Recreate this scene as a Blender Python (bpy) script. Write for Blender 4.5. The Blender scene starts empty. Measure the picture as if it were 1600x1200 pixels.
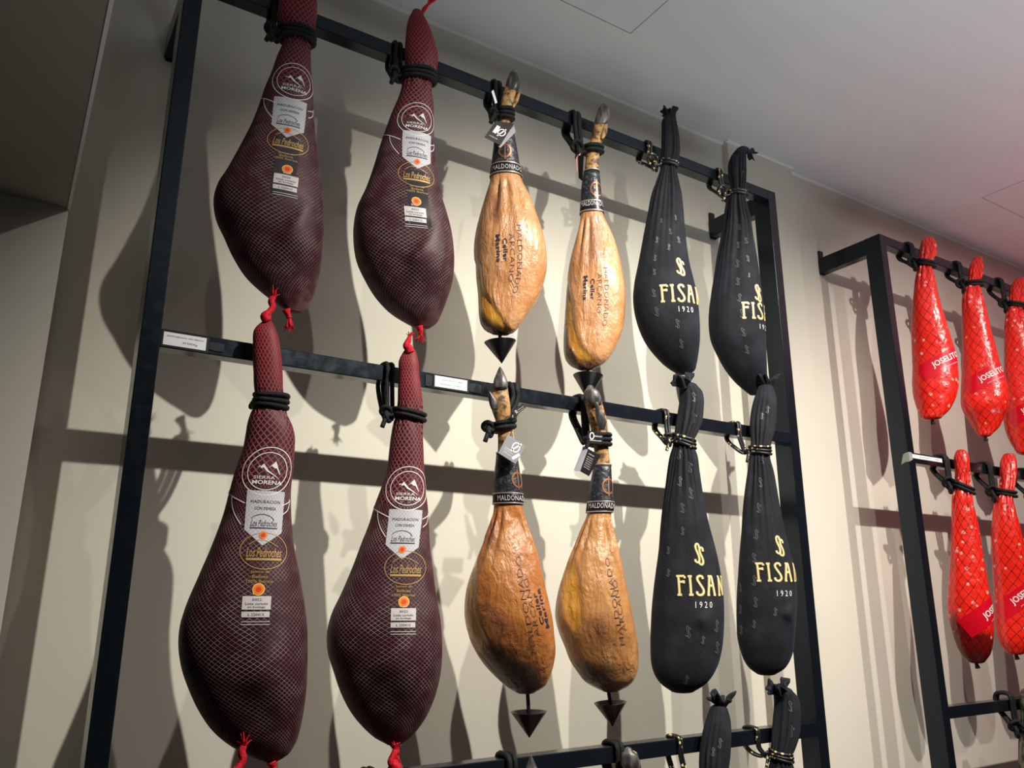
import bpy, bmesh, math, random
import numpy as np
from mathutils import Vector, Matrix

random.seed(7)
rng = np.random.default_rng(7)
SC = bpy.context.scene
COL = SC.collection

# ------------------------------------------------------------------ camera
CAM = np.array([-0.1853, -1.7175, 1.4482]); YAW, PIT, FPX = 0.5633, 0.2678, 1250.0
_cy, _sy, _cp, _sp = math.cos(YAW), math.sin(YAW), math.cos(PIT), math.sin(PIT)
FW = np.array([_sy*_cp, _cy*_cp, _sp]); RT = np.array([_cy, -_sy, 0.0]); UP = np.cross(RT, FW)
cam = bpy.data.cameras.new('camera'); camo = bpy.data.objects.new('camera', cam); COL.objects.link(camo)
camo.matrix_world = Matrix(((RT[0], UP[0], -FW[0], CAM[0]), (RT[1], UP[1], -FW[1], CAM[1]),
                            (RT[2], UP[2], -FW[2], CAM[2]), (0, 0, 0, 1)))
cam.sensor_fit = 'HORIZONTAL'; cam.sensor_width = 36.0; cam.lens = 36.0*FPX/1600.0
cam.clip_start = 0.05; cam.clip_end = 100
SC.camera = camo

def ray(u, v): return FW + RT*((u-800)/FPX) - UP*((v-600)/FPX)
def bp(u, v, Y):
    d = ray(u, v); return CAM + d*((Y-CAM[1])/d[1])
def pj(P):
    e = np.asarray(P, float) - CAM; w = e@FW
    return np.stack([800+FPX*(e@RT)/w, 600-FPX*(e@UP)/w], -1)
def mpp(P):                      # metres per pixel at a point of the room
    return float((np.asarray(P)-CAM)@FW)/FPX

# ------------------------------------------------------------------ object helpers
def tag(o, label=None, cat=None, group=None, kind=None):
    if label: o['label'] = label
    if cat: o['category'] = cat
    if group: o['group'] = group
    if kind: o['kind'] = kind
    return o
def empty(name, loc):
    o = bpy.data.objects.new(name, None); COL.objects.link(o); o.location = Vector(loc); o.empty_display_size = 0.05
    return o
ORIG = {}                         # world position of every root, for parts built in room coordinates
def mesh_obj(name, verts, faces, mats, parent=None, origin=None, smooth=True, midx=None):
    """verts are in room coordinates; the mesh is stored relative to its thing's base"""
    verts = np.asarray(verts, float)
    if parent is not None: o0 = ORIG[parent.name]
    elif origin is not None: o0 = np.asarray(origin, float)
    else: o0 = np.zeros(3)
    me = bpy.data.meshes.new(name)
    me.from_pydata((verts-o0).tolist(), [], [tuple(int(a) for a in f) for f in faces]); me.update()
    if not isinstance(mats, (list, tuple)): mats = [mats]
    for m in mats: me.materials.append(m)
    if smooth: me.polygons.foreach_set('use_smooth', [True]*len(me.polygons))
    if midx is not None: me.polygons.foreach_set('material_index', list(midx))
    o = bpy.data.objects.new(name, me); COL.objects.link(o)
    if parent is not None:
        o.parent = parent
    else:
        o.location = Vector(o0)
    ORIG[o.name] = o0
    return o
def root(name, loc, label, cat, group=None):
    o = empty(name, loc); ORIG[o.name] = np.asarray(loc, float); tag(o, label, cat, group); return o
def copy_tree(o, shift=None, parent=None):
    c = o.copy(); COL.objects.link(c); c.parent = parent
    if parent is not None: c.matrix_parent_inverse = o.matrix_parent_inverse.copy()
    if shift is not None: c.location = Vector(o.location) + Vector(shift)
    for ch in list(o.children): copy_tree(ch, None, c)
    return c

class MB:
    """collects shapes of one part"""
    def __init__(s): s.v = []; s.f = []; s.n = 0; s.mi = []
    def add(s, v, f, mi=0):
        v = np.asarray(v, float).reshape(-1, 3); s.v.append(v); s.f += [tuple(int(i)+s.n for i in q) for q in f]; s.mi += [mi]*len(f); s.n += len(v)
    def build(s, name, mats, parent=None, origin=None, smooth=True):
        return mesh_obj(name, np.concatenate(s.v), s.f, mats, parent, origin, smooth, s.mi)

def bev_box(x0, x1, y0, y1, z0, z1, r=0.003):
    """box with chamfered edges"""
    bm = bmesh.new(); bmesh.ops.create_cube(bm, size=1.0)
    for v in bm.verts:
        v.co = Vector(((x0+x1)/2+v.co.x*(x1-x0), (y0+y1)/2+v.co.y*(y1-y0), (z0+z1)/2+v.co.z*(z1-z0)))
    if r > 0: bmesh.ops.bevel(bm, geom=bm.edges[:], offset=r, segments=2, affect='EDGES', profile=0.5)
    bm.verts.index_update()
    V = [tuple(v.co) for v in bm.verts]; F = [[v.index for v in f.verts] for f in bm.faces]; bm.free()
    return V, F

def tube(pts, r, seg=10, closed=False, sub=6):
    """round cord swept along a smooth path"""
    pts = np.asarray(pts, float); n = len(pts)
    rr = np.full(n, r, float) if np.isscalar(r) else np.asarray(r, float)
    Q = []; R = []
    rng_ = range(n if closed else n-1)
    for i in rng_:
        if closed: p0, p1, p2, p3 = (pts[(i+k) % n] for k in (-1, 0, 1, 2)); r1, r2 = rr[i], rr[(i+1) % n]
        else:
            p1, p2 = pts[i], pts[i+1]; p0 = pts[i-1] if i > 0 else 2*p1-p2; p3 = pts[i+2] if i+2 < n else 2*p2-p1; r1, r2 = rr[i], rr[i+1]
        for k in range(sub):
            t = k/sub
            Q.append(0.5*((2*p1)+(-p0+p2)*t+(2*p0-5*p1+4*p2-p3)*t*t+(-p0+3*p1-3*p2+p3)*t**3)); R.append(r1+(r2-r1)*t)
    if not closed: Q.append(pts[-1]); R.append(rr[-1])
    Q = np.array(Q); m = len(Q)
    T = (np.roll(Q, -1, 0)-np.roll(Q, 1, 0)) if closed else np.gradient(Q, axis=0)
    T /= np.linalg.norm(T, axis=1)[:, None]+1e-12
    a = np.array([0.0, 0.0, 1.0]) if abs(T[0][2]) < 0.8 else np.array([1.0, 0, 0])
    N = np.cross(T[0], a); N /= np.linalg.norm(N)
    V = []
    for i in range(m):
        N = N-T[i]*(N@T[i]); N /= np.linalg.norm(N)+1e-12; B = np.cross(T[i], N)
        for k in range(seg):
            th = 2*math.pi*k/seg; V.append(Q[i]+R[i]*(N*math.cos(th)+B*math.sin(th)))
    F = []
    for i in range(m if closed else m-1):
        i2 = (i+1) % m
        for k in range(seg):
            k2 = (k+1) % seg; F.append((i*seg+k, i*seg+k2, i2*seg+k2, i2*seg+k))
    if not closed: F.append(tuple(range(seg-1, -1, -1))); F.append(tuple((m-1)*seg+k for k in range(seg)))
    return np.array(V), F

# ------------------------------------------------------------------ materials
def mat(name, col=(0.5, 0.5, 0.5), rough=0.5, metal=0.0, spec=0.5, coat=0.0, coat_r=0.1, sheen=0.0, sheen_col=(1, 1, 1)):
    m = bpy.data.materials.new(name); m.use_nodes = True
    b = m.node_tree.nodes['Principled BSDF']
    b.inputs['Base Color'].default_value = (*col, 1); b.inputs['Roughness'].default_value = rough
    b.inputs['Metallic'].default_value = metal; b.inputs['Specular IOR Level'].default_value = spec
    b.inputs['Coat Weight'].default_value = coat; b.inputs['Coat Roughness'].default_value = coat_r
    b.inputs['Sheen Weight'].default_value = sheen; b.inputs['Sheen Tint'].default_value = (*sheen_col, 1)
    return m
class NT:
    """small node wiring helper"""
    def __init__(s, m): s.t = m.node_tree; s.b = s.t.nodes['Principled BSDF']
    def n(s, typ, **kw):
        x = s.t.nodes.new(typ)
        for k, v in kw.items(): setattr(x, k, v)
        return x
    def l(s, a, b): s.t.links.new(a, b)
    def val(s, sock, x):
        if isinstance(x, (int, float)): sock.default_value = x
        elif isinstance(x, tuple): sock.default_value = x if len(x) == len(sock.default_value) else (*x, 1)
        else: s.l(x, sock)
    def math(s, op, a, b=None, c=None, clamp=False):
        x = s.n('ShaderNodeMath', operation=op, use_clamp=clamp); s.val(x.inputs[0], a)
        if b is not None: s.val(x.inputs[1], b)
        if c is not None: s.val(x.inputs[2], c)
        return x.outputs[0]
    def mix(s, f, a, b):
        x = s.n('ShaderNodeMix', data_type='RGBA'); s.val(x.inputs[0], f); s.val(x.inputs[6], a); s.val(x.inputs[7], b); return x.outputs[2]
    def ramp(s, x, lo, hi, a=0.0, b=1.0, smooth=True):
        r = s.n('ShaderNodeMapRange', interpolation_type='SMOOTHSTEP' if smooth else 'LINEAR'); s.val(r.inputs[0], x)
        s.val(r.inputs[1], lo); s.val(r.inputs[2], hi); s.val(r.inputs[3], a); s.val(r.inputs[4], b); return r.outputs[0]
    def noise(s, scale, detail=3.0, rough=0.5, vec=None, dist=0.0):
        x = s.n('ShaderNodeTexNoise'); x.inputs['Scale'].default_value = scale; x.inputs['Detail'].default_value = detail
        x.inputs['Roughness'].default_value = rough; x.inputs['Distortion'].default_value = dist
        if vec is not None: s.l(vec, x.inputs['Vector'])
        return x.outputs[0]
    def obj(s): return s.n('ShaderNodeTexCoord').outputs['Object']
    def mapping(s, vec, scale):
        x = s.n('ShaderNodeMapping'); s.l(vec, x.inputs[0]); x.inputs['Scale'].default_value = scale; return x.outputs[0]
    def bump(s, h, strength=0.3, dist=0.002):
        x = s.n('ShaderNodeBump'); x.inputs['Strength'].default_value = strength; x.inputs['Distance'].default_value = dist; s.val(x.inputs['Height'], h)
        s.l(x.outputs[0], s.b.inputs['Normal'])
    def attr(s, name): return s.n('ShaderNodeAttribute', attribute_name=name)
    def base(s, c): s.val(s.b.inputs['Base Color'], c)
    def rough(s, c): s.val(s.b.inputs['Roughness'], c)

M = {}
def wall_mat(name, col):
    m = mat(name, col, 0.75, spec=0.25); t = NT(m); o = t.obj()
    n1 = t.noise(1.3, 3, vec=o); t.base(t.mix(t.ramp(n1, 0.3, 0.7), tuple(c*0.96 for c in col), tuple(min(1, c*1.03) for c in col)))
    t.bump(t.noise(220, 2, vec=o), 0.06, 0.001); return m
M['wall'] = wall_mat('cream wall paint', (0.68, 0.655, 0.565))
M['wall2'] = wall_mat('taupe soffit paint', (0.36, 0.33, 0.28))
M['ceil'] = wall_mat('ceiling paint', (0.66, 0.66, 0.67))
M['trimw'] = mat('white ceiling bead', (0.9, 0.89, 0.87), 0.5)
M['seam'] = mat('dark hatch seam', (0.26, 0.26, 0.265), 0.8)
m = mat('brown floor', (0.20, 0.15, 0.11), 0.45); t = NT(m); o = t.obj()
t.base(t.mix(t.noise(3.0, 4, vec=t.mapping(o, (1, 8, 1))), (0.035, 0.03, 0.026), (0.06, 0.052, 0.045))); M['floor'] = m

m = mat('black painted steel', (0.007, 0.009, 0.013), 0.2, spec=0.42); t = NT(m); o = t.obj()
ns = t.noise(45, 4, vec=o); t.rough(t.ramp(ns, 0.3, 0.75, 0.17, 0.25)); t.b.inputs['Specular Tint'].default_value = (0.72, 0.86, 1.0, 1); t.bump(t.noise(260, 2, vec=o), 0.10, 0.0006)
t.base(t.mix(t.ramp(t.noise(30, 5, 0.7, vec=o), 0.60, 0.75), (0.006, 0.008, 0.012), (0.011, 0.013, 0.018))); M['steel'] = m

def net_lines(t, N, Mv, k, uvname='UVMap'):
    uv = t.n('ShaderNodeUVMap', uv_map=uvname).outputs[0]; s = t.n('ShaderNodeSeparateXYZ'); t.l(uv, s.inputs[0])
    g = t.attr('grad').outputs['Fac']
    w = t.math('MINIMUM', t.math('MULTIPLY', g, k), 0.085); w2 = t.math('MULTIPLY', w, 1.9)
    un = t.math('MULTIPLY', s.outputs[0], N); vm = t.math('MULTIPLY', s.outputs[1], Mv)
    ls = []
    for op in ('ADD', 'SUBTRACT'):
        p = t.math('PINGPONG', t.math(op, un, vm), 0.5); ls.append(t.ramp(p, w, w2, 1.0, 0.0))
    return t.math('MAXIMUM', ls[0], ls[1]), uv
NETN, NETM = 58, 100.0
m = mat('dark red stretch net over foil', (0.02, 0.008, 0.012), 0.42, spec=0.4); t = NT(m)
sl = t.attr('zones'); sep = t.n('ShaderNodeSeparateColor'); t.l(sl.outputs['Color'], sep.inputs[0])
ln, uv = net_lines(t, NETN, NETM, 0.00027); ln2, uv = net_lines(t, 24, 62.0, 0.00036)
pick = t.math('GREATER_THAN', sep.outputs[0], 0.5); ln = t.math('ADD', t.math('MULTIPLY', ln2, pick), t.math('MULTIPLY', ln, t.math('SUBTRACT', 1.0, pick)))
o = t.obj()
under = t.mix(sep.outputs[0], (0.010, 0.005, 0.008), (0.022, 0.006, 0.009))
under = t.mix(sep.outputs[1], under, (0.075, 0.009, 0.014))
th = t.mix(t.ramp(t.noise(30, 3, vec=o), 0.4, 0.62), (0.24, 0.050, 0.066), (0.40, 0.19, 0.20))
th = t.mix(sep.outputs[0], th, (0.31, 0.060, 0.074))
th = t.mix(sep.outputs[1], th, (0.48, 0.03, 0.045))
t.base(t.mix(ln, under, th)); t.rough(t.ramp(ln, 0, 1, 0.52, 0.65)); t.bump(ln, 0.6, 0.0012); M['net'] = m
m = mat('grey label under net', (0.55, 0.56, 0.60), 0.4); t = NT(m); ln, uv = net_lines(t, NETN, NETM, 0.00018)
t.base(t.mix(t.math('MULTIPLY', ln, 0.55), (0.60, 0.61, 0.66), (0.16, 0.12, 0.15))); M['shield'] = m
M['white'] = mat('white print', (0.82, 0.80, 0.78), 0.5)
M['offw'] = mat('dull white print', (0.62, 0.58, 0.58), 0.5)
M['ink'] = mat('dark print', (0.03, 0.03, 0.05), 0.5)
M['gold'] = mat('gold foil print', (0.66, 0.42, 0.15), 0.3, metal=0.35)
M['goldtxt'] = mat('pale gold lettering', (0.90, 0.76, 0.42), 0.45)
M['goldtrim'] = mat('amber lettering edge', (0.55, 0.33, 0.06), 0.5)
M['greypr'] = mat('grey pattern print', (0.16, 0.165, 0.18), 0.5)
M['orange'] = mat('orange seal', (0.90, 0.22, 0.02), 0.4)
M['redseal'] = mat('red seal centre', (0.75, 0.05, 0.01), 0.4)
M['yellow'] = mat('yellow seal rim', (0.9, 0.55, 0.10), 0.4)
M['strip'] = mat('clear plastic strip', (0.035, 0.030, 0.035), 0.14, spec=0.7)
m = mat('bright red net end', (0.70, 0.012, 0.03), 0.65, spec=0.2); t = NT(m); o = t.obj(); nz = t.noise(170, 4, 0.7, vec=t.mapping(o, (1, 1, 0.5)))
t.bump(nz, 0.9, 0.004); t.base(t.mix(t.ramp(nz, 0.35, 0.65), (0.45, 0.006, 0.016), (0.80, 0.02, 0.04))); M['redcord'] = m
M['paper'] = mat('white paper', (0.80, 0.81, 0.83), 0.55)
M['tape'] = mat('clear tape residue', (0.022, 0.024, 0.03), 0.2, spec=0.6)
M['greytape'] = mat('grey tape', (0.30, 0.31, 0.30), 0.4)

m = mat('black braided cord', (0.010, 0.011, 0.014), 0.6, spec=0.3); t = NT(m); o = t.obj()
w = t.n('ShaderNodeTexWave', wave_type='BANDS'); t.l(o, w.inputs[0]); w.inputs['Scale'].default_value = 110; w.inputs['Distortion'].default_value = 6
t.bump(w.outputs[1], 0.7, 0.0012); t.base(t.mix(t.ramp(w.outputs[1], 0.6, 1.0), (0.005, 0.006, 0.007), (0.020, 0.022, 0.026))); M['cord'] = m
m = mat('black cord with gold flecks', (0.010, 0.010, 0.012), 0.45); t = NT(m); o = t.obj()
v = t.n('ShaderNodeTexVoronoi'); t.l(o, v.inputs['Vector']); v.inputs['Scale'].default_value = 85
f = t.ramp(v.outputs['Distance'], 0.30, 0.38, 1, 0); gate = t.ramp(t.noise(75, 1, vec=o), 0.50, 0.54)
t.base(t.mix(t.math('MULTIPLY', f, gate), (0.009, 0.009, 0.012), (0.80, 0.62, 0.28))); t.bump(t.noise(320, 2, vec=o), 0.5, 0.001); M['goldcord'] = m

m = mat('black stretch cloth', (0.018, 0.019, 0.024), 0.78, spec=0.25, sheen=0.06, sheen_col=(0.5, 0.6, 0.9)); t = NT(m); o = t.obj()
t.base(t.mix(t.ramp(t.noise(14, 4, vec=o), 0.42, 0.75), (0.010, 0.011, 0.016), (0.020, 0.021, 0.029)))
hb = t.math('ADD', t.math('MULTIPLY', t.noise(16, 4, 0.55, vec=t.mapping(o, (1, 1, 0.6))), 1.0), t.math('MULTIPLY', t.noise(600, 1, vec=o), 0.06))
t.bump(hb, 0.5, 0.010); M['cloth'] = m

def skin(name, c1, c2, c3, streak):
    m = mat(name, c1, 0.3, spec=0.6, coat=0.6, coat_r=0.14); t = NT(m); o = t.obj()
    z = t.attr('zones'); sp = t.n('ShaderNodeSeparateColor'); t.l(z.outputs['Color'], sp.inputs[0])
    big = t.noise(9, 4, 0.6, vec=o); mid = t.noise(28, 5, 0.65, vec=t.mapping(o, (1, 1, 0.45)))
    c = t.mix(t.ramp(big, 0.35, 0.68), c1, c2); c = t.mix(t.ramp(mid, 0.55, 0.80, 0, 0.75), c, c3)
    c = t.mix(t.ramp(t.noise(6.5, 4, 0.6, vec=t.mapping(o, (1, 1, 0.5)), dist=0.6), 0.52, 0.74, 0, 0.55), c, tuple(a*b for a, b in zip(c1, (0.66, 0.45, 0.45))))
    c = t.mix(t.ramp(t.noise(150, 4, 0.7, vec=o), 0.58, 0.70, 0, 0.5), c, (0.17, 0.06, 0.025))
    fat = t.mix(t.ramp(t.noise(20, 3, vec=o), 0.35, 0.7), (0.76, 0.38, 0.055), (0.60, 0.25, 0.035))
    c = t.mix(sp.outputs[0], c, fat)
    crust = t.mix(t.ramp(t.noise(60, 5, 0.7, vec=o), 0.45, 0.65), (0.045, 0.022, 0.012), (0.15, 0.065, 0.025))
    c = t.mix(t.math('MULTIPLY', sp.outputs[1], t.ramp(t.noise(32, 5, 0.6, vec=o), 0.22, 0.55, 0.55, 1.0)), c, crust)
    c = t.mix(t.math('MULTIPLY', sp.outputs[2], 0.7), c, (0.22, 0.075, 0.055)); t.base(c)
    wr = t.noise(34, 6, 0.6, vec=t.mapping(o, (1, 1, streak)), dist=0.8); fi = t.noise(140, 4, 0.6, vec=o)
    lump = t.noise(11, 3, 0.5, vec=o)
    h = t.math('ADD', t.math('ADD', t.math('MULTIPLY', wr, 0.7), t.math('MULTIPLY', fi, 0.10)), t.math('MULTIPLY', lump, 1.0))
    t.bump(h, 0.85, 0.012); t.rough(t.ramp(mid, 0.3, 0.7, 0.20, 0.42)); return m
M['skinA'] = skin('pale cured ham skin', (0.53, 0.23, 0.085), (0.64, 0.33, 0.14), (0.66, 0.43, 0.25), 0.28)
M['skinB'] = skin('amber cured ham skin', (0.45, 0.155, 0.04), (0.52, 0.21, 0.06), (0.56, 0.28, 0.11), 0.45)
M['skinC'] = skin('golden cured ham skin', (0.50, 0.22, 0.07), (0.57, 0.28, 0.105), (0.58, 0.35, 0.17), 0.35)
m = mat('trotter skin', (0.33, 0.19, 0.09), 0.5); t = NT(m); o = t.obj()
t.base(t.mix(t.ramp(t.noise(60, 4, 0.6, vec=o), 0.42, 0.62), (0.50, 0.28, 0.10), (0.10, 0.052, 0.028))); t.bump(t.noise(90, 4, vec=o), 0.5, 0.004); M['trotter'] = m
m = mat('grey horn', (0.07, 0.068, 0.07), 0.38); t = NT(m); o = t.obj()
t.base(t.mix(t.ramp(t.noise(70, 4, vec=t.mapping(o, (1, 1, 0.3))), 0.4, 0.65), (0.035, 0.032, 0.034), (0.16, 0.15, 0.145))); t.bump(t.noise(120, 3, vec=o), 0.3, 0.002); M['horn'] = m

m = mat('red foil under black net', (0.80, 0.016, 0.010), 0.28, spec=0.4, coat=0.4, coat_r=0.05); t = NT(m)
ln, uv = net_lines(t, 14, 21.0, 0.00050); o = t.obj()
vo = t.n('ShaderNodeTexVoronoi'); t.l(o, vo.inputs['Vector']); vo.inputs['Scale'].default_value = 27
dots = t.math('MULTIPLY', t.ramp(vo.outputs['Distance'], 0.16, 0.20, 1, 0), t.ramp(t.noise(19, 1, vec=o), 0.40, 0.42))
zc = t.attr('zones'); sp = t.n('ShaderNodeSeparateColor'); t.l(zc.outputs['Color'], sp.inputs[0])
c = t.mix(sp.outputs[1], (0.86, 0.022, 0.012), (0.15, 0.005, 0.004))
c = t.mix(t.math('MULTIPLY', dots, 0.8), c, (0.85, 0.42, 0.36)); t.base(t.mix(ln, c, (0.02, 0.004, 0.004)))
cr = t.n('ShaderNodeTexVoronoi', feature='F2'); t.l(t.mapping(o, (1, 1, 0.7)), cr.inputs['Vector']); cr.inputs['Scale'].default_value = 38
h = t.math('ADD', t.math('MULTIPLY', cr.outputs['Distance'], 0.55), t.math('MULTIPLY', t.noise(26, 3, 0.5, vec=o), 1.1))
t.bump(h, 0.45, 0.010); M['foil'] = m
M['banner'] = mat('crimson banner print', (0.66, 0.004, 0.018), 0.25, coat=0.4, coat_r=0.1)
m = mat('glossy black collar', (0.012, 0.013, 0.017), 0.30, spec=0.6); t = NT(m); o = t.obj()
t.bump(t.noise(70, 4, 0.6, vec=o), 0.5, 0.006); t.base(t.mix(t.ramp(t.noise(120, 3, vec=o), 0.45, 0.8), (0.018, 0.020, 0.026), (0.10, 0.105, 0.125))); M['collar'] = m
M['collarb'] = mat('black collar band', (0.010, 0.010, 0.012), 0.25)
M['silver'] = mat('silver edge line', (0.66, 0.60, 0.54), 0.3, metal=0.7)
M['copper'] = mat('copper emblem', (0.66, 0.30, 0.18), 0.3, metal=0.8)
M['card'] = mat('black card', (0.006, 0.006, 0.008), 0.4, spec=0.3)
M['greycard'] = mat('grey satin card', (0.30, 0.30, 0.33), 0.35, metal=0.3)
M['pink'] = mat('pink card edge', (0.75, 0.30, 0.28), 0.5)
M['plastic'] = mat('black plastic', (0.010, 0.010, 0.012), 0.28, spec=0.5)
m = mat('dark olive wrap', (0.05, 0.05, 0.035), 0.6); t = NT(m); o = t.obj()
t.base(t.mix(t.ramp(t.noise(40, 3, vec=o), 0.45, 0.55), (0.03, 0.03, 0.022), (0.13, 0.12, 0.085))); t.bump(t.noise(60, 3, vec=o), 0.5, 0.005); M['olive'] = m

# ------------------------------------------------------------------ the room
WY = 0.2985; ZC = 3.2865
def box_obj(name, x0, x1, y0, y1, z0, z1, m, r=0.0, parent=None, kind=None):
    V, F = bev_box(x0, x1, y0, y1, z0, z1, r)
    o = mesh_obj(name, V, F, m, parent, None if parent else (0, 0, 0), smooth=False)
    if kind: o['kind'] = kind
    return o
box_obj('floor', -4, 9, -7, 0.5, -0.1, 0.0, M['floor'], kind='structure')
box_obj('wall_back', -4, 9, WY, 0.5, 0.0, ZC, M['wall'], kind='structure')
box_obj('pilaster', 2.118, 2.515, WY-0.028, WY+0.01, 0.0, ZC, M['wall'], kind='structure')
box_obj('ceiling', -4, 9, -7, 0.5, ZC, ZC+0.1, M['ceil'], kind='structure')
PY0 = 0.12; SOFZ = 2.272
box_obj('wall_left', -4, -0.158, PY0, WY+0.01, 0.0, ZC, M['wall'], kind='structure')
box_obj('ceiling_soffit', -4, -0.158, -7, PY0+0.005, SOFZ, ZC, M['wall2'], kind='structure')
box_obj('trim_1', -0.158, 2.118, WY-0.009, WY+0.002, ZC-0.008, ZC+0.002, M['trimw'], kind='structure')
box_obj('trim_2', 2.113, 2.52, WY-0.037, WY-0.02, ZC-0.008, ZC+0.002, M['trimw'], kind='structure')
box_obj('trim_3', 2.52, 9, WY-0.009, WY+0.002, ZC-0.008, ZC+0.002, M['trimw'], kind='structure')
# inspection hatches in the ceiling: a thin shadow gap around each panel
def hatch(name, x0, x1, y0, y1):
    mb = MB(); g = 0.003
    for a in ((x0, x1, y1-g, y1), (x0, x1, y0, y0+g), (x0, x0+g, y0, y1), (x1-g, x1, y0, y1)):
        mb.add(*bev_box(*a, ZC-0.0006, ZC+0.004, 0))
    o = mb.build(name, M['seam'], None, (0, 0, 0), False); o['kind'] = 'structure'
box_obj('trim_6', -0.161, -0.155, -7, PY0+0.004, SOFZ-0.002, SOFZ+0.004, M['trimw'], kind='structure')
hatch('trim_4', 0.75, 1.363, -0.62, -0.009)
hatch('trim_5', 3.49, 4.10, -0.64, -0.027)

# ------------------------------------------------------------------ the two racks
def make_rack(x0, x1, label):
    t = root('display_rack', (x0, 0.035, 0.0), label, 'rack', None)
    W = 0.040
    for xa in (x0, x1-W):
        V, F = bev_box(xa, xa+W, 0.0, 0.07, 0.0, 2.90, 0.0022); mesh_obj('post', V, F, M['steel'], t, smooth=False)
        for zb in (2.83, 0.25):
            V, F = bev_box(xa+0.002, xa+W-0.002, 0.068, WY-0.004, zb, zb+0.07, 0.0022)
            br = mesh_obj('wall_bracket', V, F, M['steel'], t, smooth=False)
            V, F = bev_box(xa+0.006, xa+W-0.008, WY-0.010, WY-0.0005, zb-0.004, zb+0.108, 0.002)
            mesh_obj('fixing_plate', V, F, M['steel'], br, smooth=False)
    for zr in (2.90, 2.00, 1.10, 0.20):
        V, F = bev_box(x0+W-0.001, x1-W+0.001, 0.001, 0.040, zr-0.040, zr, 0.0022); mesh_obj('rail', V, F, M['steel'], t, smooth=False)
    return t
R1X1 = 2.0397
make_rack(0.0, R1X1, 'tall black steel rack with the dark red, bare and black hams')
R2X0 = 2.665
make_rack(R2X0, R2X0+2.04, 'black steel rack with the shiny red wrapped hams, nearer the right edge')

# ------------------------------------------------------------------ lofted bodies
def hermite(x, Y, xs):
    x = np.asarray(x, float); Y = np.asarray(Y, float); n = len(x)
    d = np.diff(Y, axis=0)/np.diff(x)[:, None]; m = np.zeros_like(Y)
    m[0] = d[0]; m[-1] = d[-1]
    h = np.diff(x)
    for i in range(1, n-1):
        w1, w2 = h[i], h[i-1]; m[i] = (w1*d[i-1]+w2*d[i])/(w1+w2)
    k = np.clip(np.searchsorted(x, xs, side='right')-1, 0, n-2); t = (xs-x[k])/h[k]; t = t[:, None]; H = h[k][:, None]
    return (2*t**3-3*t**2+1)*Y[k]+(t**3-2*t**2+t)*H*m[k]+(-2*t**3+3*t**2)*Y[k+1]+(t**3-t**2)*H*m[k+1]

class Surf: pass
def hang_y(zr, y0=-0.052, y1=-0.008):
    return lambda z: y0 if z > zr-0.05 else y0+(y1-y0)*min(1.0, (zr-0.05-z)/0.75)

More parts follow.
